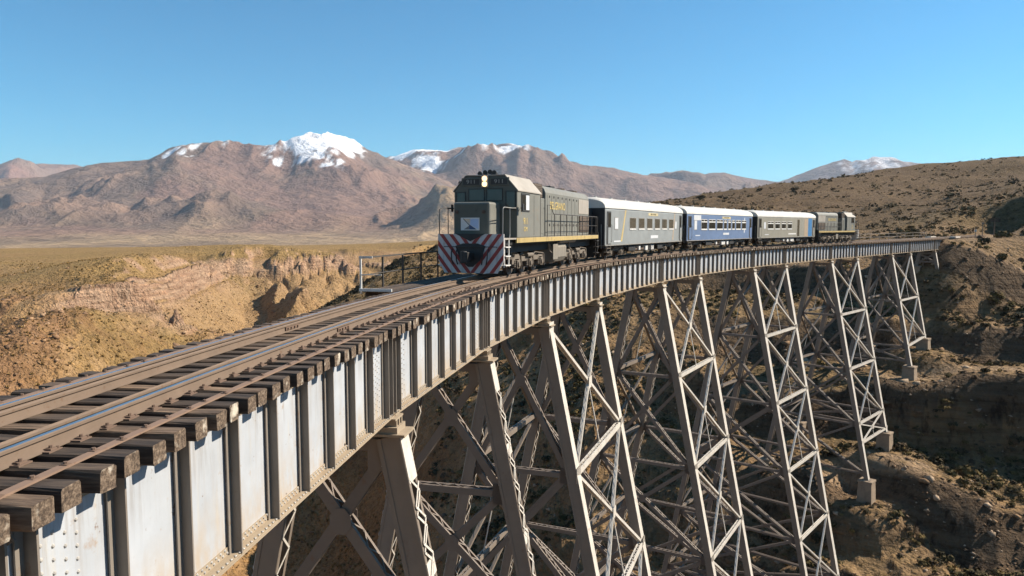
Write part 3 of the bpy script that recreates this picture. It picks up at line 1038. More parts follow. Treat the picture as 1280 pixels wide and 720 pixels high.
def make_leg(par, top, base, lat_out, along, laced_outer, fine):
    ax = (base - top)
    L = ax.length
    a = ax / L
    n_out = (lat_out - a * lat_out.dot(a)).normalized()
    mb = MB()
    c = (top + base) / 2
    for sg in (-1, 1):                                               # solid faces up and down the line
        mb.obox(c + along * sg * (WL / 2 - 0.012), a * L / 2, n_out * WT / 2, along * 0.012)
        for so in (-1, 1):                                           # edge angles
            mb.obox(c + along * sg * (WL / 2 - 0.065) + n_out * so * (WT / 2 - 0.012), a * L / 2, n_out * 0.011, along * 0.052)
            mb.obox(c + along * sg * (WL / 2 + 0.008) + n_out * so * (WT / 2 - 0.055), a * L / 2, n_out * 0.05, along * 0.009)
    cv = MB()
    if not laced_outer:
        cv.obox(c + n_out * (WT / 2 + 0.006), a * (L / 2 - 0.02), n_out * 0.007, along * (WL / 2 + 0.02))
    else:
        k = int(L / 3.2) + 1
        for i in range(k + 1):                                       # batten plates
            p = top + a * (L * i / k)
            hl = 0.55 if i == 0 else 0.2
            cv.obox(p + a * hl * (1 if i == 0 else (-1 if i == k else 0)) + n_out * (WT / 2 + 0.006), a * hl, n_out * 0.007, along * (WL / 2))
    leg = mb.build('leg', M['leg'], par)
    if laced_outer:
        tag(cv.build('batten_plates', M['cover'], leg), kind='stuff')
    else:
        cv.build('cover_plate', M['cover'], leg)
    lb = MB()
    if laced_outer:
        lace(lb, top + a * 1.0, base - a * 0.2, WL / 2 - 0.04, WT / 2 + 0.018, n_out, along, 0.42, 0.06)
        lace(lb, top + a * 1.21, base - a * 0.2, WL / 2 - 0.04, WT / 2 + 0.032, n_out, along * -1, 0.42, 0.06)
    if fine:
        lace(lb, top + a * 0.6, base - a * 0.2, WL / 2 - 0.04, -WT / 2 - 0.012, n_out, along, 0.46)
    if lb.v:
        tag(lb.build('lacing', M['cover'], leg), kind='stuff')
    return leg

def make_brace(par, p0, p1, nrm, w, d, fine, name='brace', mat='brace'):
    """two flat plates facing +-nrm, d apart, tied by zigzag bars along both edges"""
    a = (p1 - p0).normalized()
    nrm = (nrm - a * nrm.dot(a)).normalized()
    t = a.cross(nrm)
    mb = MB()
    for sg in (-1, 1):
        mb.bar(p0 + nrm * sg * (d / 2 - 0.01), p1 + nrm * sg * (d / 2 - 0.01), w, 0.02, nrm)
        for st in (-1, 1):
            q = nrm * sg * (d / 2 - 0.055) + t * st * (w / 2 - 0.009)
            mb.bar(p0 + q, p1 + q, 0.018, 0.07, nrm)
    o = mb.build(name, M[mat], par)
    if fine:
        lb = MB()
        lace(lb, p0, p1, d / 2 - 0.03, w / 2 + 0.006, t, nrm, 0.34, 0.045)
        lace(lb, p0, p1, d / 2 - 0.03, -w / 2 - 0.006, t, nrm, 0.34, 0.045)
        tag(lb.build('lacing', M[mat], o), kind='stuff')
    return o

def base_drop(s, side, given=None):
    """how far below the girder the leg ends, and the ground there"""
    d = given if given else 30.0
    for _ in range(12):
        p = at(s, side * (LAT_W + BATTER * d), 0)
        g = lz(p.x, p.y)
        nd = H_BOTTOM + gz(s) - (g + 1.0)
        if given:
            return given, g
        d = 0.5 * d + 0.5 * max(nd, 3.0)
    return d, g

FOOT_LABELS = []
def footing(p, s, side, ground, label):
    al, rt = dirs(s)
    top = p.z
    bot = min(ground, top - 1.0) - 2.2
    h = top - bot
    mb = MB()
    v, n = [], 0
    for z, hw in ((bot, 1.02), (top - 0.25, 0.82), (top - 0.25, 0.90), (top, 0.88)):
        for sx, sy in ((-1, -1), (1, -1), (1, 1), (-1, 1)):
            v.append(Vector((p.x, p.y, z)) + rt * sx * hw + al * sy * hw)
    f = [(0, 3, 2, 1), (12, 13, 14, 15)]
    for k in range(3):
        for i in range(4):
            j = (i + 1) % 4
            f.append((k * 4 + i, k * 4 + j, (k + 1) * 4 + j, (k + 1) * 4 + i))
    mb.add(v, f)
    o = mb.build('concrete_footing', M['concrete'], None, bevel=0.03)
    tag(o, label, 'footing', 'concrete footings under the tower legs')

def bent(par, s, panel, laced, fine, drops=(None, None), foot=(None, None), longit=None):
    al, rt = dirs(s)
    z0 = H_BOTTOM - 0.32
    D = []
    for side, gv in ((1, drops[0]), (-1, drops[1])):
        D.append(base_drop(s, side, gv))
    def LP(side, drop):
        return at(s, side * (LAT_W + BATTER * drop), H_BOTTOM - drop)
    for k, side in enumerate((1, -1)):
        top, bas = LP(side, 0.42), LP(side, D[k][0])
        make_leg(par, top, bas, rt * side, al, laced, fine)
        cp = MB()                                                     # shoe and cap under the girder
        q = LP(side, 0.34)
        cp.obox(q + Vector((0, 0, -0.02)), rt * 0.42, al * 0.36, Vector((0, 0, 0.03)))
        cp.obox(q + Vector((0, 0, 0.08)), rt * 0.24, al * 0.30, Vector((0, 0, 0.07)))
        for j in (-0.18, 0.0, 0.18):
            cp.obox(q + Vector((0, 0, 0.22)) + al * j, rt * 0.2, al * 0.03, Vector((0, 0, 0.07)))
        cp.obox(q + Vector((0, 0, 0.315)), rt * 0.2, al * 0.28, Vector((0, 0, 0.022)))
        cp.build('bearing', M['flange'], par)
        bp = MB()
        bp.obox(bas + Vector((0, 0, 0.02)), rt * 0.5, al * 0.45, Vector((0, 0, 0.03)))
        bp.build('base_plate', M['leg'], par)
        if foot[k]:
            footing(bas, s, side, D[k][1], foot[k])
    dm = min(D[0][0], D[1][0])
    lv = [0.85]
    while lv[-1] + panel < dm - 2.5:
        lv.append(0.35 + panel * len(lv))
    if len(lv) == 1:
        lv.append(max(1.6, dm - 0.8))
    elif dm - lv[-1] > 2.2:
        lv.append(dm - 0.7)
    for i in range(len(lv) - 1):
        a0, b0 = LP(1, lv[i]), LP(-1, lv[i])
        a1, b1 = LP(1, lv[i + 1]), LP(-1, lv[i + 1])
        make_brace(par, a0 - rt * 0.2, b1 + rt * 0.2, al, 0.26, 0.30, fine)
        make_brace(par, b0 + rt * 0.2, a1 - rt * 0.2, al, 0.26, 0.36, fine)
        make_brace(par, b1 + rt * 0.25, a1 - rt * 0.25, al, 0.24, 0.34, fine, 'strut')
        # gusset where the diagonals cross
        x = (a0 - b1)
        w0, w1 = (a0 - b0).length, (a1 - b1).length
        tt = w0 / (w0 + w1)
        cx = a0.lerp(b1, tt)
        for sg in (-1, 1):
            gm = MB()
            pts = []
            for an in range(8):
                th = math.pi / 8 + an * math.pi / 4
                pts.append(cx + rt * 0.27 * math.cos(th) + Vector((0, 0, 0.33 * math.sin(th))) + al * sg * 0.192)
            n = len(pts)
            q = pts + [p + al * sg * 0.012 for p in pts]
            gm.add(q, [tuple(range(n)), tuple(range(n, 2 * n))] + [(m_, (m_ + 1) % n, n + (m_ + 1) % n, n + m_) for m_ in range(n)])
            if sg < 0 or fine:
                gm.build('gusset_plate', M['brace'], par)
        for end, sgn in ((a0, -1), (b0, 1), (a1, -1), (b1, 1)):
            for sg in ((-1, 1) if fine and laced else (-1,)):
                gm = MB()
                gm.obox(end + rt * sgn * 0.36 + al * sg * 0.205, rt * 0.22, Vector((0, 0, 0.36)), al * 0.006)
                gm.build('gusset_plate', M['brace'], par)
    make_brace(par, LP(-1, 0.62) + rt * 0.25, LP(1, 0.62) - rt * 0.25, al, 0.3, 0.34, fine, 'strut')
    return D, LP, lv

def tower(s0, s1, label, fine, drops, foot):
    c = at((s0 + s1) / 2, 0, H_BOTTOM - 8)
    par = empty('trestle_tower', (0, 0, 0), 0, label, 'bridge tower', 'braced steel towers of the viaduct')
    D0, L0, _ = bent(par, s0, 7.1, False, fine, drops[0], foot[0])
    D1, L1, _ = bent(par, s1, 7.1, False, fine, drops[1], foot[1])
    for k, side in enumerate((1, -1)):
        dm = min(D0[k][0], D1[k][0])
        dl = max(D0[k][0], D1[k][0])
        lv = [0.55]
        while lv[-1] + 7.1 < dm + 1.0:
            lv.append(0.25 + 7.1 * len(lv))
        if lv[-1] < dm - 2.0 or len(lv) == 1:
            lv.append(dm - 0.5)
        al, rt = dirs((s0 + s1) / 2)
        out = rt * side
        for i in range(len(lv) - 1):
            f = lambda LPf, Dk, d: LPf(side, min(d, Dk - 0.3))
            a0, a1 = f(L0, D0[k][0], lv[i]), f(L0, D0[k][0], lv[i + 1])
            b0, b1 = f(L1, D1[k][0], lv[i]), f(L1, D1[k][0], lv[i + 1])
            off = out * (WT / 2 - 0.14)
            make_brace(par, a0 + off, b1 + off, out, 0.15, 0.24, fine, 'brace', 'cover' if side > 0 else 'leg')  # sun side takes the sunlit copy, far side the shaded one
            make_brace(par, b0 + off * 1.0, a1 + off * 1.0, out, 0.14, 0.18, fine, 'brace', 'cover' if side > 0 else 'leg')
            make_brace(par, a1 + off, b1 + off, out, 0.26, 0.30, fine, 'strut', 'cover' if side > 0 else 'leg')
            mb = MB()                                                 # hanger from the crossing to the strut below
            x = (a0 + b0 + a1 + b1) / 4 + off
            mb.bar(x, (a1 + b1) / 2 + off, 0.07, 0.05, out)
            mb.build('hanger', M['cover'], par)
            for p in (a0, b0, a1, b1):
                if side < 0:
                    continue
                gm = MB()
                gm.obox(p + out * (WT / 2 + 0.02), dirs((s0 + s1) / 2)[0] * 0.34, Vector((0, 0, 0.36)), out * 0.008)
                gm.build('gusset_plate', M['cover'], par)
            gm = MB()
            gm.obox(x + out * 0.13, al * 0.3, Vector((0, 0, 0.3)), out * 0.008)
            gm.build('gusset_plate', M['cover'], par)
    return par

def build_towers():
    B = BEAR
    b = empty('trestle_bent', (0, 0, 0), 0, 'nearest single steel bent with laced legs under the near girder joint', 'bridge tower', 'laced single bents of the viaduct')
    bent(b, B[1], 4.7, True, True)
    b = empty('trestle_bent', (0, 0, 0), 0, 'second laced steel bent, between the nearest bent and the first braced tower', 'bridge tower', 'laced single bents of the viaduct')
    bent(b, B[2], 4.7, True, True)
    nn = (None, None)
    tower(B[3], B[4], 'nearest braced four-legged steel tower, bright diagonals, below the leading locomotive', True, (nn, nn), (nn, nn))
    tower(B[5], B[6], 'second braced steel tower, below the joint of grey and blue coaches', True, (nn, nn), (nn, nn))
    tower(B[7], B[8], 'third braced steel tower, below the joint of blue and third coach', False, (nn, nn), (nn, nn))
    tower(B[9], B[10], 'fourth braced steel tower on two square concrete footings, below the rear locomotive', False, ((28.75, None), (24.5, None)),
          (('square concrete footing of the fourth tower, lowest one on the slope', 'concrete footing at the far side foot of the fourth tower'), ('concrete footing of the fourth tower, higher one at the dark rock wall', 'concrete footing behind the fourth tower uphill leg')))
    tower(B[11], B[12], 'farthest short braced steel tower beside the dirt path on the hillside', False, ((17.5, None), (14.25, None)),
          (('concrete footing on the dirt path under the farthest tower', 'concrete footing behind the farthest tower outer leg'), ('concrete footing of the farthest tower, uphill from the dirt path', 'concrete footing behind the farthest tower uphill leg')))
    b = empty('trestle_bent', (0, 0, 0), 0, 'short last steel bent standing next to the abutment', 'bridge tower')
    bent(b, B[13], 6.5, False, False, (6.75, None), ('concrete footing of the short last bent, next to the abutment', 'concrete footing on the far side of the short last bent'))
build_towers()

# ------------------------------------------------------------------ track
def sweep(name, prof, lat, s0, s1, z, mats, mi, parent, step=1.0):
    n = len(prof)
    k = int((s1 - s0) / step) + 1
    mb = MB()
    v = []
    for i in range(k + 1):
        s = s0 + (s1 - s0) * i / k
        for (dx, dz) in prof:
            v.append(at(s, lat + dx, z + dz))
    f, m = [], []
    for i in range(k):
        for j in range(n):
            f.append((i * n + j, (i + 1) * n + j, (i + 1) * n + (j + 1) % n, i * n + (j + 1) % n))
            m.append(mi[j] if mi else 0)
    f += [tuple(range(n)), tuple(reversed(range(k * n, (k + 1) * n)))]
    m += [0, 0]
    mb.v, mb.f, mb.mi = v, f, m
    return mb.build(name, mats, parent)

def build_track():
    t = empty('railway_track', (0, 0, 0), 0, 'curving railway track of rusty rails on dark timber sleepers over the viaduct', 'railway track')
    S0, S1 = -9.0, 205.0
    prof = [(-0.062, 0), (0.062, 0), (0.062, 0.012), (0.012, 0.028), (0.0085, 0.10), (0.034, 0.115), (0.036, 0.143), (0.026, 0.15), (-0.026, 0.15), (-0.036, 0.143), (-0.034, 0.115), (-0.0085, 0.10), (-0.012, 0.028), (-0.062, 0.012)]
    mi = [0] * 14
    mi[7] = 1
    zs = H_RAIL - 0.15
    for lat in (HALF_G, -HALF_G):
        sweep('rail', prof, lat, S0, S1, zs, [M['rail_side'], M['rail_top']], mi, t, 0.8)
    gprof = [(x * 0.9, z * 0.93) for x, z in prof]
    for lat in (HALF_G - 0.19, -HALF_G + 0.19):
        sweep('guard_rail', gprof, lat, S0, 172, zs, [M['rail_side'], M['guard_top']], mi, t, 0.8)
    for lat in (1.17, -1.17):
        sweep('spacer_strap', [(-0.045, 0.002), (0.045, 0.002), (0.045, 0.022), (-0.045, 0.022)], lat, S0, 169, zs, M['strap'], None, t, 1.0)
    # fish-plates at the rail joints
    for s in (9.6, 14.2, 21.8, 24.6, 33.0):
        for lat in (HALF_G, -HALF_G, HALF_G - 0.19, -HALF_G + 0.19):
            if random.random() < 0.35:
                continue
            mb = MB()
            al, rt = dirs(s)
            for sg in (-1, 1):
                mb.obox(at(s, lat + sg * 0.024, zs + 0.065), al * 0.3, rt * 0.012, Vector((0, 0, 0.034)))
                for k in (-0.22, -0.08, 0.08, 0.22):
                    mb.obox(at(s + k, lat + sg * 0.046, zs + 0.065), al * 0.018, rt * 0.014, Vector((0, 0, 0.018)))
            mb.build('joint_bar', M['plate'], t)
    # sleepers
    vs = []
    for k in range(7):
        rr = random.Random(k)
        bm = bmesh.new()
        L, W, H = 3.05, 0.225, 0.2
        nx = 9
        ring = []
        for i in range(nx):
            x = -L / 2 + L * i / (nx - 1)
            j = lambda a: rr.uniform(-a, a)
            ex = rr.uniform(-0.02, 0.02) if i in (0, nx - 1) else 0
            ring.append([bm.verts.new((x + ex + j(0.006), y + j(0.007), z + j(0.006))) for y, z in ((-W / 2 + .012, -H), (W / 2 - .012, -H), (W / 2, -H + .014), (W / 2, -0.018), (W / 2 - .016, 0), (-W / 2 + .016, 0), (-W / 2, -0.018), (-W / 2, -H + .014))])
        for i in range(nx - 1):
            for q in range(8):
                bm.faces.new((ring[i][q], ring[i][(q + 1) % 8], ring[i + 1][(q + 1) % 8], ring[i + 1][q]))
        f0 = bm.faces.new(ring[0])
        f1 = bm.faces.new(ring[-1])
        f0.material_index = f1.material_index = 1
        bmesh.ops.recalc_face_normals(bm, faces=bm.faces)
        me = bpy.data.meshes.new('sleeper')
        bm.to_mesh(me)
        bm.free()
        me.materials.append(M['wood'])
        me.materials.append(M['endgrain'])
        vs.append(me)
    pb = MB()                                                          # tie plate with clips, bolted through the sleeper
    pb.box(-0.15, 0.15, -0.085, 0.085, 0.0005, 0.014)
    for sx in (-1, 1):
        pb.box(sx * 0.095 - 0.035, sx * 0.095 + 0.035, -0.04, 0.04, 0.014, 0.03)
        pb.cyl((sx * 0.1, 0.0, 0.02), (sx * 0.1, 0.0, 0.055), 0.018, 6)
        pb.cyl((sx * 0.125, 0.055, 0.01), (sx * 0.125, 0.055, 0.035), 0.014, 6)
    PLATE = pb.mesh('tie_plate', M['plate'])
    bb = MB()
    bb.cyl((0, 0, 0.02), (0, 0, 0.05), 0.02, 6)
    bb.box(-0.035, 0.035, -0.035, 0.035, 0.0225, 0.03)
    BOLT = bb.mesh('bolt', M['plate'])
    rest = MB()
    s = -8.8
    cnt = 0
    while s < 204:
        pos = at(s + random.uniform(-0.02, 0.02), random.uniform(-0.035, 0.035), zs)
        rz = -head(s) + random.uniform(-0.012, 0.012)
        if 3.2 < s < 117.0 and cnt < 300:
            o = link('sleeper', random.choice(vs), t)
            o.location = pos
            o.rotation_euler = (random.uniform(-0.01, 0.01), 0, rz + (math.pi if random.random() < 0.5 else 0))
            o.location.z += random.uniform(-0.004, 0.0)
            o.scale = (random.uniform(0.985, 1.02), random.uniform(0.92, 1.06), 1.0)
            cnt += 1
            if s < 26:
                fl = abs(((o.rotation_euler.z + head(s)) % (2 * math.pi)) - math.pi) < 1
                for lat in (HALF_G, -HALF_G):
                    p = link('tie_plate', PLATE, o)
                    p.location = (-lat if fl else lat, 0, 0.0)
                for lat in (1.17, -1.17):
                    if random.random() < 0.85:
                        p = link('bolt', BOLT, o)
                        p.location = (-lat if fl else lat, random.uniform(-0.03, 0.03), 0.0)
        else:
            al, rt = dirs(s)
            rest.obox(pos + Vector((0, 0, -0.1)), rt * 1.52, al * 0.112, Vector((0, 0, 0.1)))
        s += 0.386
    tag(rest.build('sleepers', M['wood'], t), kind='stuff')
build_track()

# ------------------------------------------------------------------ refuge platform and railings
M['white'] = paint_mat('white_paint', (0.52, 0.51, 0.48), wear=0.25, rough=0.5)
M['rail_paint'] = paint_mat('old_grey_paint', (0.055, 0.047, 0.04), wear=0.45, rough=0.6)
def build_refuge():
    s0, s1, lo, li = 23.2, 32.4, -2.62, -1.56
    zt = H_RAIL - 0.15
    e = empty('refuge_platform', (0, 0, 0), 0, 'small refuge platform with white-ended railing left of the locomotive', 'railing')
    al, rt = dirs((s0 + s1) / 2)
    for k in range(5):
        l0 = li - 0.02 - k * 0.215
        mb = MB()
        mb.bar(at(s0, l0 - 0.1, zt - 0.02), at(s1, l0 - 0.1, zt - 0.02), 0.2, 0.045, (0, 0, 1))
        mb.build('deck_plank', M['wood'], e)
    for s in np.arange(s0 + 0.4, s1, 1.8):
        mb = MB()
        mb.bar(at(s, -1.1, zt - 0.12), at(s, lo, zt - 0.12), 0.15, 0.15, (0, 0, 1))
        mb.build('bracket', M['wood'], e)
    up = Vector((0, 0, 1))
    for i, s in enumerate(np.arange(s0, s1 + 0.1, 1.8)):
        mb = MB()
        mb.obox(at(s, lo, zt + 0.52), al * 0.028, rt * 0.03, up * 0.6)
        mb.build('post', M['white'] if i == 0 else M['rail_paint'], e)
    for z, w in ((1.10, 0.05), (0.52, 0.025)):
        mb = MB()
        for i in range(5):
            a, b = s0 + (s1 - s0) * i / 5, s0 + (s1 - s0) * (i + 1) / 5
            mb.bar(at(a, lo, zt + z), at(b, lo, zt + z), 0.09, w, up)
        mb.build('handrail', M['rail_paint'], e)
        mb = MB()
        mb.bar(at(s0 - 0.05, lo - 0.03, zt + z + 0.03), at(s0 - 0.05, li - (0.62 if z > 1 else 0.30), zt + z + 0.03), 0.04, w + (0.02 if z > 1 else 0.0), up)
        mb.build('end_rail', M['white'], e)
    mb = MB()
    mb.bar(at(s0 - 0.06, lo - 0.03, zt + 0.045), at(s0 - 0.06, li + 0.05, zt + 0.045), 0.07, 0.09, up)
    mb.build('toe_board', M['white'], e)
build_refuge()

def build_end_railing():
    e = empty('parapet_railing', (0, 0, 0), 0, 'pale two-bar railing along the far side behind the rear locomotive', 'railing')
    up = Vector((0, 0, 1))
    zt = H_RAIL - 0.15
    s0, s1 = 121.0, 168.0
    for s in np.arange(s0, s1 + 0.1, 4.7):
        al, rt = dirs(s)
        mb = MB()
        mb.obox(at(s, -2.0, zt + 0.5), al * 0.04, rt * 0.04, up * 0.6)
        mb.obox(at(s, -1.75, zt - 0.07), al * 0.06, rt * 0.35, up * 0.06)
        mb.build('post', M['leg'], e)
    for z in (1.08, 0.55):
        mb = MB()
        n = 10
        for i in range(n):
            mb.bar(at(s0 + (s1 - s0) * i / n, -2.0, zt + z), at(s0 + (s1 - s0) * (i + 1) / n, -2.0, zt + z), 0.07, 0.07, up)
        mb.build('handrail', M['leg'], e)
build_end_railing()

def build_abutment():
    e = empty('abutment', (0, 0, 0), 0, 'stone abutment with pale coping under the right end of the viaduct', 'abutment')
    st = concrete_mat('abutment_stone', (0.24, 0.18, 0.125))
    al, rt = dirs(170.5)
    c = at(171.2, 0, 0)
    zt = Z_GT + gz(171)
    up = Vector((0, 0, 1))
    seat = H_BOTTOM + gz(170) - 0.05
    # coursed stone blocks on the faces seen, over a solid core
    core = MB()
    core.obox(c + up * ((zt - 16) / 2), al * 1.55, rt * 2.35, up * ((zt + 16) / 2 - 0.05))
    core.obox(c - al * 1.9 + up * ((seat - 16) / 2), al * 0.8, rt * 2.3, up * ((seat + 16) / 2 - 0.05))
    core.build('core', st, e)
    z = -13.6
    row = 0
    cs = {}
    while z < zt - 0.35:
        off = 0.45 if row % 2 else 0.0
        hw = 2.35
        x = -hw - off
        while x < hw:
            w = 0.9
            x0, x1 = max(x, -hw), min(x + w, hw)
            if x1 - x0 > 0.1:
                for face, d, lim in ((-1, 1.58, zt), ):
                    if z > seat - 0.3 or True:
                        dd = 2.72 if z < seat - 0.35 else 1.57
                        mb = MB()
                        mb.obox(c + al * (-dd) + rt * ((x0 + x1) / 2) + up * (z + 0.21), rt * ((x1 - x0) / 2 - 0.012), al * random.uniform(0.03, 0.05), up * 0.2)
                        mb.build('stone_block', st, e)
            x += w
        for k in range(4):
            y0 = -1.5 + k * 0.78 + (0.3 if row % 2 else 0)
            y1 = min(y0 + 0.75, 1.55)
            mb = MB()
            mb.obox(c + rt * 2.36 + al * ((y0 + y1) / 2) + up * (z + 0.21), al * ((y1 - y0) / 2 - 0.012), rt * random.uniform(0.03, 0.05), up * 0.2)
            mb.build('stone_block', st, e)
        z += 0.43
        row += 1
    mb = MB()
    mb.obox(c + al * 0.3 + rt * 2.1 + up * (zt + 0.02), al * 1.9, rt * 0.5, up * 0.16)
    mb.obox(c + al * 0.3 - rt * 2.1 + up * (zt + 0.02), al * 1.9, rt * 0.5, up * 0.16)
    mb.build('coping', concrete_mat('coping_concrete', (0.55, 0.48, 0.40)), e, bevel=0.02)
build_abutment()
# ------------------------------------------------------------------ rolling stock
M['loco'] = paint_mat('loco_grey', (0.165, 0.162, 0.138), rust=(0.20, 0.13, 0.08), wear=0.34, rough=0.5, grime=(0.15, 0.125, 0.10))
M['loco_front'] = paint_mat('loco_front_shaded', (0.085, 0.090, 0.072), rust=(0.06, 0.05, 0.04), wear=0.25, rough=0.5, grime=(0.05, 0.045, 0.038))  # body grey darkened for the front faces, their shade painted in
M['loco_roof'] = paint_mat('loco_roof_grey', (0.33, 0.295, 0.25), rust=(0.20, 0.13, 0.08), wear=0.3, rough=0.6)
M['yellow'] = paint_mat('sill_yellow', (0.44, 0.32, 0.12), wear=0.6, rough=0.5)
M['text_y'] = plain_mat('lettering_yellow', (0.58, 0.43, 0.15), 0.55, 0, 0.15)
M['pilot_white'] = paint_mat('pilot_white', (0.55, 0.52, 0.50), rust=(0.22, 0.16, 0.12), wear=0.4, rough=0.55)
M['red'] = paint_mat('stripe_red', (0.30, 0.035, 0.028), rust=(0.12, 0.03, 0.02), wear=0.3, rough=0.5)
M['black'] = plain_mat('dull_black', (0.018, 0.017, 0.016), 0.6, 0, 0.4)
M['truck'] = paint_mat('truck_dust', (0.16, 0.13, 0.10), rust=(0.10, 0.06, 0.04), wear=0.5, rough=0.8, grime=(0.06, 0.05, 0.04), scale=3)
M['tank'] = paint_mat('tank_dust', (0.21, 0.185, 0.15), rust=(0.10, 0.07, 0.05), wear=0.6, rough=0.75, grime=(0.08, 0.065, 0.05), scale=1.5)
M['wheel'] = plain_mat('wheel_steel', (0.12, 0.10, 0.085), 0.6, 0.4, 0.3, 6)
M['grille'] = plain_mat('grille_brown', (0.085, 0.055, 0.038), 0.8, 0, 0.4, 8)
M['rubber'] = plain_mat('gangway_black', (0.02, 0.021, 0.022), 0.7, 0, 0.3)
M['roofw'] = paint_mat('coach_roof_white', (0.53, 0.505, 0.455), rust=(0.45, 0.38, 0.30), wear=0.4, rough=0.5, grime=(0.36, 0.31, 0.25))
M['coach_grey'] = paint_mat('coach_grey', (0.25, 0.265, 0.262), rust=(0.24, 0.20, 0.16), wear=0.4, rough=0.4, grime=(0.25, 0.24, 0.22))
M['coach_blue'] = paint_mat('coach_blue', (0.115, 0.175, 0.30), rust=(0.2, 0.2, 0.22), wear=0.2, rough=0.4, grime=(0.15, 0.16, 0.19))
M['coach_khaki'] = paint_mat('coach_khaki', (0.27, 0.25, 0.20), rust=(0.28, 0.25, 0.2), wear=0.2, rough=0.4, grime=(0.25, 0.23, 0.19))
M['peach'] = plain_mat('peach_paint', (0.38, 0.29, 0.20), 0.5, 0, 0.1)
M['brightblue'] = plain_mat('bright_blue_paint', (0.05, 0.18, 0.37), 0.45, 0, 0.15)
M['sill'] = plain_mat('sill_white', (0.66, 0.64, 0.60), 0.5, 0, 0.1)
M['gold'] = plain_mat('gold_stripe', (0.48, 0.36, 0.15), 0.5, 0, 0.15)
M['nameboard'] = plain_mat('name_board_cream', (0.55, 0.46, 0.26), 0.5, 0, 0.15)
M['ink'] = plain_mat('lettering_dark', (0.10, 0.08, 0.05), 0.6)
M['handrail'] = plain_mat('handrail_grey', (0.30, 0.28, 0.25), 0.5, 0.2)
M['handrail_dark'] = plain_mat('handrail_dark', (0.06, 0.052, 0.045), 0.6, 0.2)

def glass_mat(name, col_, rough=0.12):
    m, nt, b = new_mat(name)
    n1 = noise(nt, geo_coords(nt), 2.0, 4, 0.6)
    nt.links.new(ramp(nt, n1, [(0.3, tuple(x * 0.6 for x in col_)), (0.7, col_)]), b.inputs['Base Color'])
    b.inputs['Roughness'].default_value = rough
    b.inputs['Specular IOR Level'].default_value = 0.6
    return m
M['glass'] = glass_mat('dark_glass', (0.030, 0.030, 0.026))
M['glass_brown'] = glass_mat('brown_glass', (0.11, 0.095, 0.07), 0.2)
M['frosted'] = plain_mat('frosted_white', (0.62, 0.63, 0.64), 0.4, 0, 0.08)
def lamp_mat():
    m, nt, b = new_mat('headlight_glow')
    b.inputs['Base Color'].default_value = (0.9, 0.8, 0.6, 1)
    b.inputs['Emission Color'].default_value = (1.0, 0.62, 0.28, 1)
    b.inputs['Emission Strength'].default_value = 1.3
    return m
M['lamp'] = lamp_mat()

def text_obj(name, s, size, mat, parent, loc, rot, stretch=1.0, depth=0.004):
    cu = bpy.data.curves.new(name, 'FONT')
    cu.body = s
    cu.size = size
    cu.extrude = depth
    cu.align_x = 'CENTER'
    cu.align_y = 'CENTER'
    cu.materials.append(mat)
    tmp = bpy.data.objects.new(name, cu)
    COL.objects.link(tmp)
    bpy.context.view_layer.update()
    me = bpy.data.meshes.new_from_object(tmp)
    bpy.data.objects.remove(tmp)
    me.materials.clear()
    me.materials.append(mat)
    o = bpy.data.objects.new(name, me)
    COL.objects.link(o)
    o.parent = parent
    o.location = loc
    o.rotation_euler = rot
    o.scale = (stretch, 1, 1)
    return o

def clip_poly(poly, planes):
    for (nx, nz, d) in planes:                                     # keep nx*x + nz*z <= d
        out = []
        for i in range(len(poly)):
            p, q = poly[i], poly[(i + 1) % len(poly)]
            dp, dq = nx * p[0] + nz * p[1] - d, nx * q[0] + nz * q[1] - d
            if dp <= 0:
                out.append(p)
            if (dp < 0 < dq) or (dq < 0 < dp):
                t = dp / (dp - dq)
                out.append((p[0] + (q[0] - p[0]) * t, p[1] + (q[1] - p[1]) * t))
        poly = out
        if len(poly) < 3:
            return []
    return poly

def wheelset(par, y, r, name='wheelset'):
    mb = MB()
    for sx in (-1, 1):
        mb.cyl((sx * (HALF_G - 0.06), y, r), (sx * (HALF_G + 0.07), y, r), r, 20)
        mb.cyl((sx * (HALF_G - 0.085), y, r), (sx * (HALF_G - 0.06), y, r), r + 0.028, 20)
        mb.cyl((sx * (HALF_G + 0.07), y, r), (sx * (HALF_G + 0.12), y, r), r * 0.45, 12)
    mb.cyl((-HALF_G, y, r), (HALF_G, y, r), 0.08, 8)
    return mb.build(name, M['wheel'], par)

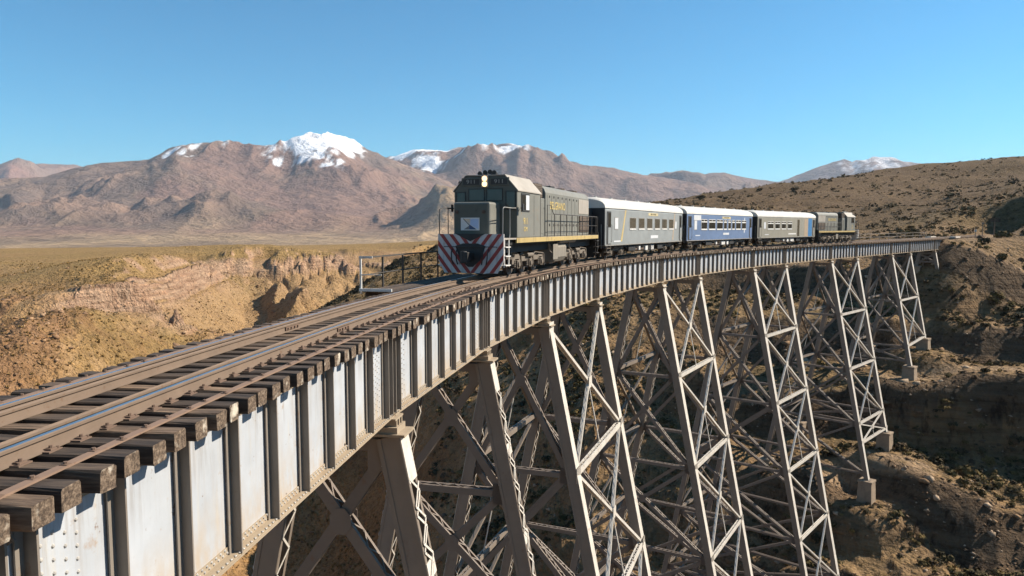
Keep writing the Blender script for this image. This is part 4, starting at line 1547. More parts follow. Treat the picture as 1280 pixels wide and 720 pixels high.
def truck(root, yc, axles, r, width, name='truck', heavy=True):
    """bogie: side frames with pedestals, axle boxes, springs, brake rigging; wheelsets as sub-parts"""
    mb = MB()
    y0, y1 = min(axles) - 0.62, max(axles) + 0.62
    for sx in (-1, 1):
        x = sx * width
        prof = [(y0, r + 0.22), (y0 + 0.25, r + 0.30)]
        for a_ in axles:
            prof += [(a_ - 0.34, r + 0.30), (a_ - 0.26, r + 0.40), (a_ + 0.26, r + 0.40), (a_ + 0.34, r + 0.30)]
        prof += [(y1 - 0.25, r + 0.30), (y1, r + 0.22), (y1, r + 0.02), (y1 - 0.2, r + 0.02)]
        for a_ in reversed(axles):
            prof += [(a_ + 0.36, r + 0.10), (a_ + 0.2, r + 0.22), (a_ - 0.2, r + 0.22), (a_ - 0.36, r + 0.10)]
        prof += [(y0 + 0.2, r + 0.02), (y0, r + 0.02)]
        mb.prismx(prof, x - 0.06 * 1, x + 0.06)
    mb.box(-width, width, yc - 0.25, yc + 0.25, r + 0.12, r + 0.34)
    fr = mb.build(name, M['truck'], root)
    for a_ in axles:
        wheelset(fr, a_, r)
        for sx in (-1, 1):
            x = sx * (width + 0.02)
            b = MB()
            b.box(x - 0.12, x + 0.12, a_ - 0.17, a_ + 0.17, r - 0.17, r + 0.17)
            b.cyl((x + sx * 0.1, a_, r), (x + sx * 0.17, a_, r), 0.12, 12)
            b.build('axle_box', M['truck'], fr, bevel=0.02)
            for dy in (-0.30, 0.30):
                c = MB()
                for k in range(4):
                    c.cyl((x, a_ + dy, r - 0.10 + k * 0.075), (x, a_ + dy, r - 0.055 + k * 0.075), 0.085, 10)
                c.build('coil_spring', M['truck'], fr)
            b = MB()                                               # brake shoe and hanger
            b.bar((x - sx * 0.16, a_ + r + 0.06, r - 0.1), (x - sx * 0.16, a_ + r + 0.1, r + 0.42), 0.1, 0.05, (0, 1, 0))
            b.tube([(x + sx * 0.07, a_ + 0.42, r + 0.35), (x + sx * 0.09, a_ + 0.45, r - 0.05), (x + sx * 0.05, a_ + 0.52, r - 0.2)], 0.03, 5)
            b.build('brake_gear', M['truck'], fr)
    for sx in (-1, 1):
        b = MB()
        b.cyl((sx * (width + 0.1), yc - 0.5, r + 0.34), (sx * (width + 0.1), yc + 0.3, r + 0.34), 0.09, 10)
        b.tube([(sx * (width + 0.1), yc + 0.3, r + 0.34), (sx * (width + 0.12), yc + 0.7, r + 0.45), (sx * (width + 0.1), y1 - 0.3, r + 0.36)], 0.025, 5)
        b.build('brake_cylinder', M['truck'], fr)
    return fr

def place(root, s0, s1):
    a, b = at(s0 + (s1 - s0) * 0.18, 0, H_RAIL), at(s0 + (s1 - s0) * 0.82, 0, H_RAIL)
    d = (b - a)
    root.location = (a + b) / 2
    root.rotation_euler = (math.atan2(d.z, math.hypot(d.x, d.y)), 0, math.atan2(-d.x, d.y))

def locomotive(s0, s1, facing, label, lit):
    """facing -1: cab leads towards small s (towards the camera)"""
    L = s1 - s0
    root = empty('locomotive', (0, 0, 0), 0, label, 'locomotive', 'diesel locomotives of the train')
    place(root, s0, s1)
    if facing > 0:
        root.rotation_euler.x *= -1
        root.rotation_euler.z += math.pi
    h = -L / 2
    Y = lambda a: h + a
    # frame
    mb = MB()
    mb.box(-1.22, 1.22, Y(0.12), Y(L - 0.12), 1.28, 1.50)
    mb.box(-0.9, 0.9, Y(0.3), Y(L - 0.3), 0.95, 1.28)
    fr = mb.build('underframe', M['black'], root)
    mb = MB()
    mb.box(-1.36, 1.36, Y(0.06), Y(L - 0.06), 1.50, 1.56)
    mb.build('walkway', M['loco_roof'], root)
    for sx in (-1, 1):
        mb = MB()
        mb.box(sx * 1.345 - 0.03, sx * 1.345 + 0.03, Y(1.5), Y(L - 0.1), 1.36, 1.555)
        mb.build('sill_stripe', M['yellow'], root)
    # pilots with chevrons
    def pilot(yf, sg, stripes):
        outl = [(-1.36, 1.72), (1.36, 1.72), (1.36, 0.72), (1.1, 0.22), (-1.1, 0.22), (-1.36, 0.72)]
        mb = MB()
        n = len(outl)
        v = [(x, yf, z) for x, z in outl] + [(x, yf + sg * 0.06, z) for x, z in outl]
        mb.add(v, [tuple(range(n)), tuple(range(n, 2 * n))] + [(i, (i + 1) % n, n + (i + 1) % n, n + i) for i in range(n)])
        p = mb.build('pilot', M['pilot_white'] if stripes else M['black'], root)
        if stripes:
            for half in (-1, 1):
                for k in range(-3, 5):
                    z0 = 1.49 + 0.515 * k
                    sl = 1.28
                    band = [(-1.36, z0), (0.0, z0 - sl * 1.36), (0.0, z0 - 0.215 - sl * 1.36), (-1.36, z0 - 0.215)]
                    poly = clip_poly(band, [(0, 1, 1.715), (0, -1, -0.225), (-0.5, -0.26, 0.494 - 0.004), (-1, 0, 1.356), (1, 0, -0.008)])
                    if not poly:
                        continue
                    poly = [(x if half < 0 else -x, z) for x, z in poly]
                    m = len(poly)
                    mb = MB()
                    v = [(x, yf - sg * 0.002, z) for x, z in poly] + [(x, yf - sg * 0.010, z) for x, z in poly]
                    mb.add(v, [tuple(range(m)), tuple(range(m, 2 * m))] + [(i, (i + 1) % m, m + (i + 1) % m, m + i) for i in range(m)])
                    mb.build('stripe', M['red'], p)
            mb = MB()                                              # black patch round the coupler
            hexa = [(-0.62, 1.26), (-0.3, 1.36), (0.3, 1.36), (0.62, 1.26), (0.42, 0.72), (0.1, 0.46), (-0.1, 0.46), (-0.42, 0.72)]
            m = len(hexa)
            v = [(x, yf - sg * 0.012, z) for x, z in hexa] + [(x, yf - sg * 0.03, z) for x, z in hexa]
            mb.add(v, [tuple(range(m)), tuple(range(m, 2 * m))] + [(i, (i + 1) % m, m + (i + 1) % m, m + i) for i in range(m)])
            mb.build('coupler_patch', M['black'], p)
            mb = MB()
            tri = [(-0.62, 1.73), (0.62, 1.73), (0.0, 1.44)]
            v = [(x, yf - sg * 0.012, z) for x, z in tri] + [(x, yf - sg * 0.022, z) for x, z in tri]
            mb.add(v, [(0, 1, 2), (3, 4, 5), (0, 1, 4, 3), (1, 2, 5, 4), (2, 0, 3, 5)])
            mb.build('anticlimber', M['black'], p)
        mb = MB()
        mb.box(-0.13, 0.13, min(yf, yf - sg * 0.5), max(yf, yf - sg * 0.5), 0.72, 1.0)
        mb.cyl((-0.06, yf - sg * 0.55, 0.62), (-0.06, yf - sg * 0.55, 1.08), 0.13, 10)
        mb.box(0.02, 0.16, min(yf - sg * 0.4, yf - sg * 0.75), max(yf - sg * 0.4, yf - sg * 0.75), 0.66, 1.04)
        mb.build('coupler', M['black'], root, bevel=0.02)
        for x in (-0.75, -0.55, 0.55, 0.75):                       # hanging hoses
            mb = MB()
            mb.tube([(x, yf - sg * 0.02, 1.15), (x, yf - sg * 0.12, 1.0), (x * 0.97, yf - sg * 0.14, 0.72), (x * 0.9, yf - sg * 0.1, 0.55)], 0.025, 6)
            mb.build('air_hose', M['black'], root)
        mb = MB()
        mb.tube([(-1.1, yf - sg * 0.03, 1.22), (-1.08, yf - sg * 0.09, 1.23), (1.08, yf - sg * 0.09, 1.23), (1.1, yf - sg * 0.03, 1.22)], 0.016, 5)
        mb.build('uncoupling_lever', M['handrail_dark'], root)
        for sx in (-1, 1):                                         # corner steps
            mb = MB()
            for z in (0.5, 0.85, 1.2):
                mb.box(sx * 1.3 - 0.12, sx * 1.3 + 0.12, min(yf + sg * 0.1, yf + sg * 0.65), max(yf + sg * 0.1, yf + sg * 0.65), z, z + 0.035)
            for dy in (0.12, 0.63):
                mb.box(sx * 1.33 - 0.02, sx * 1.33 + 0.02, min(yf + sg * dy, yf + sg * (dy + 0.04)), max(yf + sg * dy, yf + sg * (dy + 0.04)), 0.45, 1.5)
            mb.build('step', M['sill'] if stripes else M['handrail_dark'], root)
    pilot(Y(0.0), 1, True)
    pilot(Y(L), -1, facing < 0 and False)
    # short nose
    xc = -0.13 if facing < 0 else 0.13
    mb = MB()
    mb.box(xc - 0.77, xc + 0.77, Y(0.42), Y(1.65), 1.56, 2.96)
    nose = mb.build('nose', M['loco'], root, bevel=0.09)
    lb = MB()
    lb.box(xc - 0.43, xc + 0.35, Y(0.385), Y(0.404), 1.86, 2.35)
    board = lb.build('logo_board', plain_mat('logo_board_white', (0.60, 0.585, 0.56), 0.5, 0, 0.05), nose)
    yb = Y(0.383)
    def flat(name, pts, mat, k=0):
        m_ = MB()
        n = len(pts)
        y = yb - 0.001 * k
        v = [(xc + x, y, z) for x, z in pts] + [(xc + x, y - 0.0008, z) for x, z in pts]
        m_.add(v, [tuple(range(n)), tuple(range(n, 2 * n))] + [(i, (i + 1) % n, n + (i + 1) % n, n + i) for i in range(n)])
        m_.build(name, mat, board)
    flat('logo_sky', [(-0.03, 2.30), (0.31, 2.30), (0.31, 1.90), (-0.03, 2.08)], plain_mat('logo_pale_blue', (0.36, 0.45, 0.62), 0.5, 0, 0.1), 1)
    flat('logo_sun', [(-0.31, 2.31), (-0.03, 2.31), (-0.05, 2.12)], plain_mat('logo_ochre', (0.62, 0.47, 0.33), 0.5, 0, 0.1), 2)
    flat('logo_line', [(-0.35, 2.32), (-0.31, 2.32), (-0.04, 2.06), (-0.07, 2.04)], M['ink'], 3)
    flat('logo_peak', [(-0.30, 1.895), (-0.07, 1.895), (-0.07, 2.05)], plain_mat('logo_grey', (0.16, 0.15, 0.15), 0.5), 4)
    flat('logo_slope', [(-0.07, 1.895), (0.24, 1.895), (-0.07, 2.09)], plain_mat('logo_navy', (0.03, 0.06, 0.14), 0.5), 4)
    for dx in (-0.6, 0.52):
        b = MB()
        b.cyl((xc + dx, Y(0.37), 2.58), (xc + dx, Y(0.43), 2.58), 0.07, 12)
        b.build('marker_lamp', M['grille'], nose)
    # cab
    ca, cb = 1.6, 4.75
    prof = [(-1.36, 1.56), (1.36, 1.56), (1.36, 3.44), (0.84, 4.03), (-0.84, 4.03), (-1.36, 3.44)]
    mb = MB()
    mb.prism(prof, Y(ca), Y(cb))
    cab = mb.build('cab', M['loco'], root, bevel=0.03)
    rf = MB()
    for sx in (-1, 1):
        q = [(sx * 1.40, 3.415), (sx * 1.40, 3.455), (sx * 0.85, 4.08), (sx * 0.85, 4.045)]
        rf.prism(q if sx > 0 else list(reversed(q)), Y(ca) - 0.04, Y(cb) + 0.05)
    rf.box(-0.85, 0.85, Y(ca) - 0.04, Y(cb) + 0.05, 4.042, 4.082)
    rf.build('cab_roof', M['loco_roof'], cab)
    q = MB()
    q.box(xc - 0.70, xc + 0.70, Y(0.405), Y(0.425), 1.60, 2.88)
    q.build('nose_front_shade', M['loco_front'], nose, bevel=0.008)  # thin sheet carrying the painted shade of the nose front
    yf = Y(ca)
    fp = MB()
    fp.prism([(-1.345, 1.58), (1.345, 1.58), (1.345, 3.43), (0.835, 4.015), (-0.835, 4.015), (-1.345, 3.43)], yf - 0.012, yf + 0.01)
    fp.build('cab_front_shade', M['loco_front'], cab)  # cab front likewise darkened by a thin sheet with painted shade
    def window(x0, x1, z0, z1, par=cab):
        w = MB()
        t = 0.03
        for (a, b, c, d) in ((x0 - t, x1 + t, z1, z1 + t), (x0 - t, x1 + t, z0 - t, z0), (x0 - t, x0, z0, z1), (x1, x1 + t, z0, z1)):
            w.box(a, b, yf - 0.035, yf - 0.005, c, d)
        f = w.build('window_frame', M['black'], par)
        g = MB()
        g.box(x0, x1, yf - 0.022, yf - 0.006, z0, z1)
        g.build('window_pane', M['glass'], f)
    for w in ((-0.70, -0.06, 3.06, 3.50), (0.08, 0.72, 3.06, 3.50), (-1.24, -0.88, 2.86, 3.38), (0.90, 1.26, 2.70, 3.40)):
        window(*w)
    for sx in (-1, 1):
        b = MB()
        b.box(sx * 0.60 - 0.43, sx * 0.60 + 0.43, yf - 0.04, yf + 0.0, 3.64, 3.97)
        f = b.build('number_board', M['loco_front'], cab, bevel=0.02)
        b = MB()
        b.box(sx * 0.60 - 0.35, sx * 0.60 + 0.35, yf - 0.048, yf - 0.041, 3.69, 3.92)
        b.build('number_glass', M['black'], f)
        text_obj('number', '911', 0.22, M['handrail'], f, (sx * 0.60, yf - 0.05, 3.805), (R(90), 0, 0), 1.3)
    b = MB()
    b.box(-0.15, 0.15, yf - 0.08, yf, 3.58, 4.05)
    hb = b.build('headlight_box', M['loco_roof'], cab, bevel=0.02)
    for z in (3.93, 3.71):
        b = MB()
        b.cyl((0, yf - 0.075, z), (0, yf - 0.11, z), 0.105, 16)
        b.build('headlight', M['lamp'] if lit else M['glass'], hb)
    b = MB()
    for x, z in ((-0.28, 4.14), (-0.05, 4.18), (0.16, 4.2), (0.34, 4.17)):    # roof horns
        b.cyl((x, Y(ca + 0.1), z), (x, Y(ca + 0.42), z), 0.10, 10, 0.04)
        b.box(x - 0.03, x + 0.03, Y(ca + 0.3), Y(ca + 0.4), 4.07, z)
    b.build('horn', M['black'], cab)
    b = MB()
    b.cyl((-1.12, Y(ca + 0.05), 3.78), (-1.12, Y(ca + 0.35), 3.78), 0.09, 8)
    b.cyl((-0.96, Y(ca + 0.05), 3.9), (-0.96, Y(ca + 0.35), 3.9), 0.07, 8)
    b.build('horn', M['black'], cab)
    for sx in (-1, 1):
        xs = sx * 1.362
        def side(name, a0, a1, z0, z1, mat, proud, par=cab):
            q = MB()
            q.box(min(xs, xs + sx * proud), max(xs, xs + sx * proud), Y(a0), Y(a1), z0, z1)
            return q.build(name, mat, par)
        f = side('side_window_frame', ca + 0.45, ca + 1.55, 2.62, 3.36, M['black'], 0.02)
        side('side_window_pane', ca + 0.52, ca + 1.02, 2.69, 3.29, M['glass'], 0.024, f)
        side('sliding_pane', ca + 1.05, ca + 1.48, 2.69, 3.29, M['frosted'] if sx > 0 else M['glass'], 0.026, f)
        side('door_seam', ca + 2.2, ca + 2.22, 1.65, 3.3, M['black'], 0.004)
        text_obj('cab_number', '911', 0.38, M['text_y'], cab, (xs + sx * 0.004, Y(ca + 1.05), 2.22), (R(90), 0, R(90) * sx), 1.0)
        text_obj('cab_class', 'GM', 0.26, M['text_y'], cab, (xs + sx * 0.004, Y(ca + 1.05), 1.9), (R(90), 0, R(90) * sx), 1.2)
        q = MB()
        q.bar((sx * 1.40, Y(ca + 0.3), 2.75), (sx * 1.55, Y(ca + 0.22), 2.75), 0.03, 0.03, (0, 0, 1))
        q.box(min(sx * 1.52, sx * 1.56), max(sx * 1.52, sx * 1.56), Y(ca + 0.1), Y(ca + 0.26), 2.62, 2.92)
        q.build('mirror', M['black'], cab)
    # equipment behind the cab
    mb = MB()
    mb.box(-1.15, 1.15, Y(cb + 0.02), Y(6.1), 1.56, 3.30)
    eq = mb.build('equipment_cabinet', M['loco'], root, bevel=0.03)
    mb = MB()
    mb.box(-1.05, 1.05, Y(cb + 0.06), Y(6.05), 3.31, 3.93)
    mb.build('intake_grille', M['grille'], eq, bevel=0.02)
    for sx in (-1, 1):
        for k in range(7):
            q = MB()
            q.box(min(sx * 1.05, sx * 1.075), max(sx * 1.05, sx * 1.075), Y(cb + 0.1), Y(6.0), 3.38 + k * 0.075, 3.41 + k * 0.075)
            q.build('louvre', M['truck'], eq)
        q = MB()
        q.box(min(sx * 1.15, sx * 1.165), max(sx * 1.15, sx * 1.165), Y(cb + 0.2), Y(5.9), 1.7, 3.1)
        q.build('cabinet_door', M['loco'], eq, bevel=0.008)
    mb = MB()
    mb.box(-0.6, 0.6, Y(6.1), Y(7.0), 1.56, 3.7)
    mb.build('recess_shade_core', M['black'], root)  # inner box of the recess before the hood, its shade painted black
    # long hood
    ha, hb_ = 7.0, L - 0.75
    hp = [(-0.93, 1.56), (0.93, 1.56), (0.93, 3.62), (0.86, 3.80), (0.70, 3.93), (0.45, 3.99), (-0.45, 3.99), (-0.70, 3.93), (-0.86, 3.80), (-0.93, 3.62)]
    mb = MB()
    mb.prism(hp, Y(ha), Y(hb_))
    hood = mb.build('hood', M['loco'], root, bevel=0.05)
    for sx in (-1, 1):
        nd = 8
        for k in range(nd):
            a0 = ha + 0.25 + k * (hb_ - ha - 2.8) / nd
            a1 = a0 + (hb_ - ha - 2.8) / nd - 0.05
            q = MB()
            q.box(min(sx * 0.93, sx * 0.945), max(sx * 0.93, sx * 0.945), Y(a0), Y(a1), 1.7, 2.58)
            q.build('hood_door', M['loco'], hood, bevel=0.006)
            q = MB()
            q.box(min(sx * 0.93, sx * 0.942), max(sx * 0.93, sx * 0.942), Y(a0), Y(a1), 2.62, 3.52)
            q.build('hood_door', M['loco'], hood, bevel=0.006)
            q = MB()
            q.box(min(sx * 0.942, sx * 0.965), max(sx * 0.942, sx * 0.965), Y((a0 + a1) / 2 - 0.04), Y((a0 + a1) / 2 + 0.04), 3.40, 3.50)
            q.build('latch', M['black'], hood)
            q = MB()
            q.box(min(sx * 0.945, sx * 0.968), max(sx * 0.945, sx * 0.968), Y((a0 + a1) / 2 - 0.03), Y((a0 + a1) / 2 + 0.05), 2.05, 2.17)
            q.build('latch', M['black'], hood)
        q = MB()
        q.box(min(sx * 0.93, sx * 0.98), max(sx * 0.93, sx * 0.98), Y(hb_ - 2.4), Y(hb_ - 0.2), 1.75, 2.62)
        rg = q.build('radiator_grille', M['grille'], hood)
        for k in range(9):
            q = MB()
            q.box(min(sx * 0.98, sx * 0.995), max(sx * 0.98, sx * 0.995), Y(hb_ - 2.36), Y(hb_ - 0.24), 1.8 + k * 0.092, 1.83 + k * 0.092)
            q.build('louvre', M['truck'], rg)
        q = MB()
        q.box(min(sx * 0.93, sx * 0.95), max(sx * 0.93, sx * 0.95), Y(hb_ - 2.5), Y(hb_ - 0.1), 2.75, 3.55)
        q.build('radiator_panel', M['loco_roof'], hood, bevel=0.01)
        text_obj('lettering', 'BELGRANO', 0.52, M['text_y'], hood, (sx * 0.949, Y(ha + 2.1), 3.02), (R(90), 0, R(90) * sx), 1.05)
    for k, a_ in enumerate((ha + 0.7, ha + 2.9, ha + 5.3)):
        q = MB()
        if k < 2:
            q.box(-0.32, 0.32, Y(a_), Y(a_ + 0.8), 3.99, 4.1)
            q.build('roof_hatch', M['black'], hood)
        else:
            q.cyl((0, Y(a_), 3.98), (0, Y(a_), 4.08), 0.42, 18)
            q.build('roof_fan', M['grille'], hood)
    q = MB()
    q.cyl((0, Y(hb_ - 1.2), 3.98), (0, Y(hb_ - 1.2), 4.08), 0.5, 18)
    q.build('roof_fan', M['grille'], hood)
    q = MB()
    q.box(-0.45, 0.45, Y(hb_), Y(hb_ + 0.03), 1.7, 3.3)
    q.build('end_door', M['loco'], hood)
    # running gear
    truck(root, Y(4.15), [Y(2.5), Y(4.15), Y(5.8)], 0.46, 0.98)
    truck(root, Y(L - 4.05), [Y(L - 5.7), Y(L - 4.05), Y(L - 2.4)], 0.46, 0.98)
    tk = [(-1.15, 1.02), (-1.05, 1.2), (1.05, 1.2), (1.15, 1.02), (1.15, 0.55), (1.0, 0.33), (0.7, 0.24), (-0.7, 0.24), (-1.0, 0.33), (-1.15, 0.55)]
    mb = MB()
    mb.prism(tk, Y(7.5), Y(L - 6.6))
    tank = mb.build('fuel_tank', M['tank'], root, bevel=0.05)
    for sx in (-1, 1):
        q = MB()
        q.box(min(sx * 1.15, sx * 1.19), max(sx * 1.15, sx * 1.19), Y(7.45), Y(8.3), 0.45, 1.2)
        q.build('battery_box', M['tank'], tank, bevel=0.02)
        q = MB()
        q.cyl((sx * 1.12, Y(8.6), 1.34), (sx * 1.12, Y(L - 5.0), 1.34), 0.13, 12)
        q.build('air_reservoir', M['loco_roof'], root)
        q = MB()
        q.tube([(sx * 1.2, Y(6.6), 1.3), (sx * 1.22, Y(6.7), 0.9), (sx * 1.15, Y(7.3), 0.8)], 0.03, 6)
        q.tube([(sx * 1.2, Y(L - 6.4), 1.3), (sx * 1.22, Y(L - 6.3), 0.95), (sx * 1.15, Y(L - 5.6), 0.85)], 0.03, 6)
        q.build('air_pipe', M['truck'], root)
    # handrails
    for sx in (-1, 1):
        x = sx * 1.31
        q = MB()
        q.tube([(x, Y(0.06), 0.7), (x, Y(0.02), 1.7), (x, Y(0.05), 2.68), (x * 0.98, Y(0.25), 2.74), (x * 0.9, Y(1.5), 2.74)], 0.02, 6)
        q.build('front_handrail', M['handrail'] if sx > 0 else M['handrail_dark'], root)
        q = MB()
        q.tube([(x, Y(0.62), 1.0), (x, Y(0.85), 1.7), (x, Y(0.85), 2.72), (x, Y(1.55), 2.74)], 0.02, 6)
        q.build('front_handrail', M['handrail'] if sx > 0 else M['handrail_dark'], root)
        q = MB()
        q.tube([(x, Y(cb + 0.15), 1.56), (x, Y(cb + 0.15), 3.3)], 0.02, 6)
        q.tube([(x, Y(6.0), 1.56), (x, Y(6.0), 3.0), (x, Y(6.6), 3.0), (x, Y(7.0), 2.62), (x, Y(L - 0.2), 2.62), (x, Y(L - 0.06), 2.55), (x, Y(L - 0.06), 0.7)], 0.02, 6)
        q.tube([(x, Y(7.0), 2.1), (x, Y(L - 0.2), 2.1)], 0.014, 5)
        q.build('walkway_handrail', M['handrail_dark'], root)
        for a_ in np.arange(7.2, L - 0.3, 1.12):
            q = MB()
            q.bar((x, Y(a_), 1.5), (x, Y(a_), 2.63), 0.05, 0.03, (1, 0, 0))
            q.build('stanchion', M['handrail_dark'], root)
    q = MB()
    q.tube([(-1.31, Y(L - 0.06), 2.55), (-0.5, Y(L - 0.05), 2.6)], 0.02, 6)
    q.tube([(1.31, Y(L - 0.06), 2.55), (0.5, Y(L - 0.05), 2.6)], 0.02, 6)
    q.build('end_handrail', M['handrail_dark'], root)
    return root

def coach(s0, s1, label, body, wins, style):
    L = s1 - s0
    root = empty('passenger_coach', (0, 0, 0), 0, label, 'coach', 'passenger coaches of the train')
    place(root, s0, s1)
    Y = lambda a: -L / 2 + a
    W = 1.36
    mb = MB()
    mb.prism([(-W, 0.92), (-W + 0.05, 0.86), (W - 0.05, 0.86), (W, 0.92), (W, 3.10), (W - 0.03, 3.22), (-W + 0.03, 3.22), (-W, 3.10)], Y(0.0), Y(L))
    bo = mb.build('body', body, root, bevel=0.02)
    # roof: shallow arch, rounded down at the ends
    n = 12
    ring = []
    ys = [0.0, 0.12, 0.4, 1.0, L - 1.0, L - 0.4, L - 0.12, L]
    hs = [0.80, 0.9, 0.97, 1, 1, 0.97, 0.9, 0.80]
    v, f = [], []
    for a_, k in zip(ys, hs):
        for i in range(n + 1):
            th = math.pi * i / n
            x = (W + 0.035) * math.cos(th)
            z = 3.20 + 0.72 * k * (math.sin(th) ** 0.75)
            v.append((x, Y(a_ * (L + 0.2) / L - 0.1), z))
    m = n + 1
    for r_ in range(len(ys) - 1):
        for i in range(n):
            f.append((r_ * m + i, r_ * m + i + 1, (r_ + 1) * m + i + 1, (r_ + 1) * m + i))
        f.append((r_ * m, (r_ + 1) * m, (r_ + 1) * m + n, r_ * m + n))
    f.append(tuple(range(m)))
    f.append(tuple(range((len(ys) - 1) * m, len(ys) * m)))
    rb = MB()
    rb.add(v, f)
    rf = rb.build('roof', M['roofw'], root, smooth=True)
    md = rf.modifiers.new('edges', 'EDGE_SPLIT')
    md.split_angle = R(40)
    for a_ in np.arange(1.8, L - 1, 2.9):
        q = MB()
        q.cyl((0, Y(a_), 3.90), (0, Y(a_), 4.0), 0.13, 10, 0.1)
        q.build('roof_vent', M['roofw'], rf)
    for a_, sg in ((0.0, -1), (L, 1)):                               # dark ends with gangway
        q = MB()
        y0, y1 = Y(a_), Y(a_) + sg * 0.06
        q.box(-W + 0.03, W - 0.03, min(y0, y1), max(y0, y1), 0.9, 3.20)
        pts = []
        for i in range(n + 1):
            th = math.pi * i / n
            pts.append(((W - 0.03) * math.cos(th), 3.195 + 0.56 * (math.sin(th) ** 0.75)))
        q.prism(pts, min(y0, y1), max(y0, y1))
        en = q.build('end_wall', M['rubber'], root)
        q = MB()
        y0, y1 = Y(a_) + sg * 0.06, Y(a_) + sg * 0.52
        q.box(-0.6, 0.6, min(y0, y1), max(y0, y1), 1.0, 3.15)
        q.build('gangway', M['rubber'], en, bevel=0.04)
        q = MB()
        q.box(-0.1, 0.1, min(y0, y1 + sg * 0.3), max(y0, y1 + sg * 0.3), 0.66, 0.9)
        q.build('coupler', M['black'], en)
        for sx in (-1, 1):
            q = MB()
            q.tube([(sx * 1.15, Y(a_) + sg * 0.1, 0.7), (sx * 1.15, Y(a_) + sg * 0.13, 2.2)], 0.02, 5)
            q.build('grab_rail', M['handrail'], en)
    for sx in (-1, 1):
        def pn(name, a0, a1, z0, z1, mat, proud=0.006, par=bo, base=0.0):
            q = MB()
            q.box(min(sx * (W + base), sx * (W + base + proud)), max(sx * (W + base), sx * (W + base + proud)), Y(a0), Y(a1), z0, z1)
            return q.build(name, mat, par)
        # windows: in the +x side order a runs from the leading end
        for (a0, a1, z0, z1, kind) in wins:
            fr = pn('window', a0 - 0.045, a1 + 0.045, z0 - 0.05, z1 + 0.045, M['sill'] if kind == 'v' else M['handrail'], 0.012)
            pn('window_pane', a0, a1, z0, z1 if kind != 'v' else z1 - 0.24, {'b': M['glass_brown'], 'v': M['glass'], 'f': M['frosted']}[kind], 0.018, fr)
            if kind == 'v':
                for (b0, b1) in ((a0, (a0 + a1) / 2 - 0.06), ((a0 + a1) / 2 + 0.06, a1)):
                    pn('vent_pane', b0, b1, z1 - 0.13, z1, M['glass'], 0.018, fr)
            if kind != 'f':
                pn('window_sill', a0 - 0.04, a1 + 0.04, z0 - 0.13, z0 - 0.05, M['sill'], 0.035, fr)
        # end doors; flat black panels stand for their shaded recesses; steps below
        for (a0, a1) in ((0.25, 1.05), (L - 1.0, L - 0.25)):
            d = pn('door_recess_shade', a0, a1, 0.95, 3.0, M['black'], 0.008)
            pn('door_leaf', a0 + 0.28, a1 - 0.05, 1.0, 2.0, body, 0.014, d)
            pn('door_glass', a0 + 0.28, a1 - 0.05, 2.05, 2.9, M['glass'], 0.014, d)
            q = MB()
            for z in (0.45, 0.7):
                q.box(min(sx * 1.1, sx * 1.38), max(sx * 1.1, sx * 1.38), Y(a0 + 0.05), Y(a1 - 0.05), z, z + 0.03)
            for aa in (a0 + 0.04, a1 - 0.07):
                q.box(min(sx * 1.34, sx * 1.37), max(sx * 1.34, sx * 1.37), Y(aa), Y(aa + 0.03), 0.45, 0.9)
            q.build('step', M['truck'], d)
            for aa in (a0 - 0.04, a1 + 0.02):
                q = MB()
                q.tube([(sx * 1.38, Y(aa), 1.1), (sx * 1.42, Y(aa), 1.2), (sx * 1.42, Y(aa), 2.1), (sx * 1.38, Y(aa), 2.2)], 0.015, 5)
                q.build('grab_rail', M['handrail'], d)
        pn('lower_band', 0.05, L - 0.05, 0.862, 0.92, M['handrail'], 0.01)
        for (name, a0, a1, z0, z1, mat) in style:
            if name.startswith('text:'):
                text_obj('lettering', name[5:], z1 - z0, mat, bo, (sx * (W + 0.012), Y(a0), (z0 + z1) / 2), (R(90), 0, R(90) * sx), a1)
            elif name == 'swoosh':
                q = MB()
                pts = [(a0, z0), (a0 + 0.3, z0), (a1, z1), (a1 - 0.22, z1)]
                vv = [(sx * (W + 0.001), Y(a), z) for a, z in pts] + [(sx * (W + 0.005), Y(a), z) for a, z in pts]
                q.add(vv, [(0, 1, 2, 3), (4, 5, 6, 7)] + [(i, (i + 1) % 4, 4 + (i + 1) % 4, 4 + i) for i in range(4)])
                q.build('paint_stripe', mat, bo)
            else:
                pn(name, a0, a1, z0, z1, mat, 0.004 if name == 'paint_panel' else 0.010)
    # underfloor
    ub = MB()
    ub.box(-1.1, 1.1, Y(0.2), Y(L - 0.2), 0.74, 0.86)
    uf = ub.build('underframe', M['black'], root)
    rr = random.Random(int(s0))
    for sx in (-1, 1):
        for (a0, w, z0, mt) in ((5.2, 1.5, 0.42, 'black'), (7.6, 0.35, 0.44, 'sill'), (9.0, 0.55, 0.38, 'sill'), (10.1, 0.5, 0.38, 'sill'), (10.75, 0.5, 0.38, 'sill'), (11.8, 1.3, 0.4, 'black')):
            a0 += rr.uniform(-0.4, 0.4)
            q = MB()
            q.box(min(sx * 0.75, sx * 1.2), max(sx * 0.75, sx * 1.2), Y(a0), Y(a0 + w), z0, 0.735)
            q.build('equipment_box', M[mt], uf, bevel=0.02)
        q = MB()
        q.cyl((sx * 0.95, Y(5.5), 0.5), (sx * 0.95, Y(8.8), 0.5), 0.15, 12)
        q.build('air_reservoir', M['grille'], uf)
        q = MB()
        q.tube([(sx * 1.1, Y(4.6), 0.7), (sx * 1.05, Y(7), 0.3), (sx * 1.05, Y(11.5), 0.3), (sx * 1.1, Y(13.8), 0.7)], 0.03, 5)
        q.build('truss_rod', M['truck'], uf)
    truck(root, Y(2.9), [Y(1.85), Y(3.95)], 0.40, 0.92, 'bogie')
    truck(root, Y(L - 2.9), [Y(L - 3.95), Y(L - 1.85)], 0.40, 0.92, 'bogie')
    return root

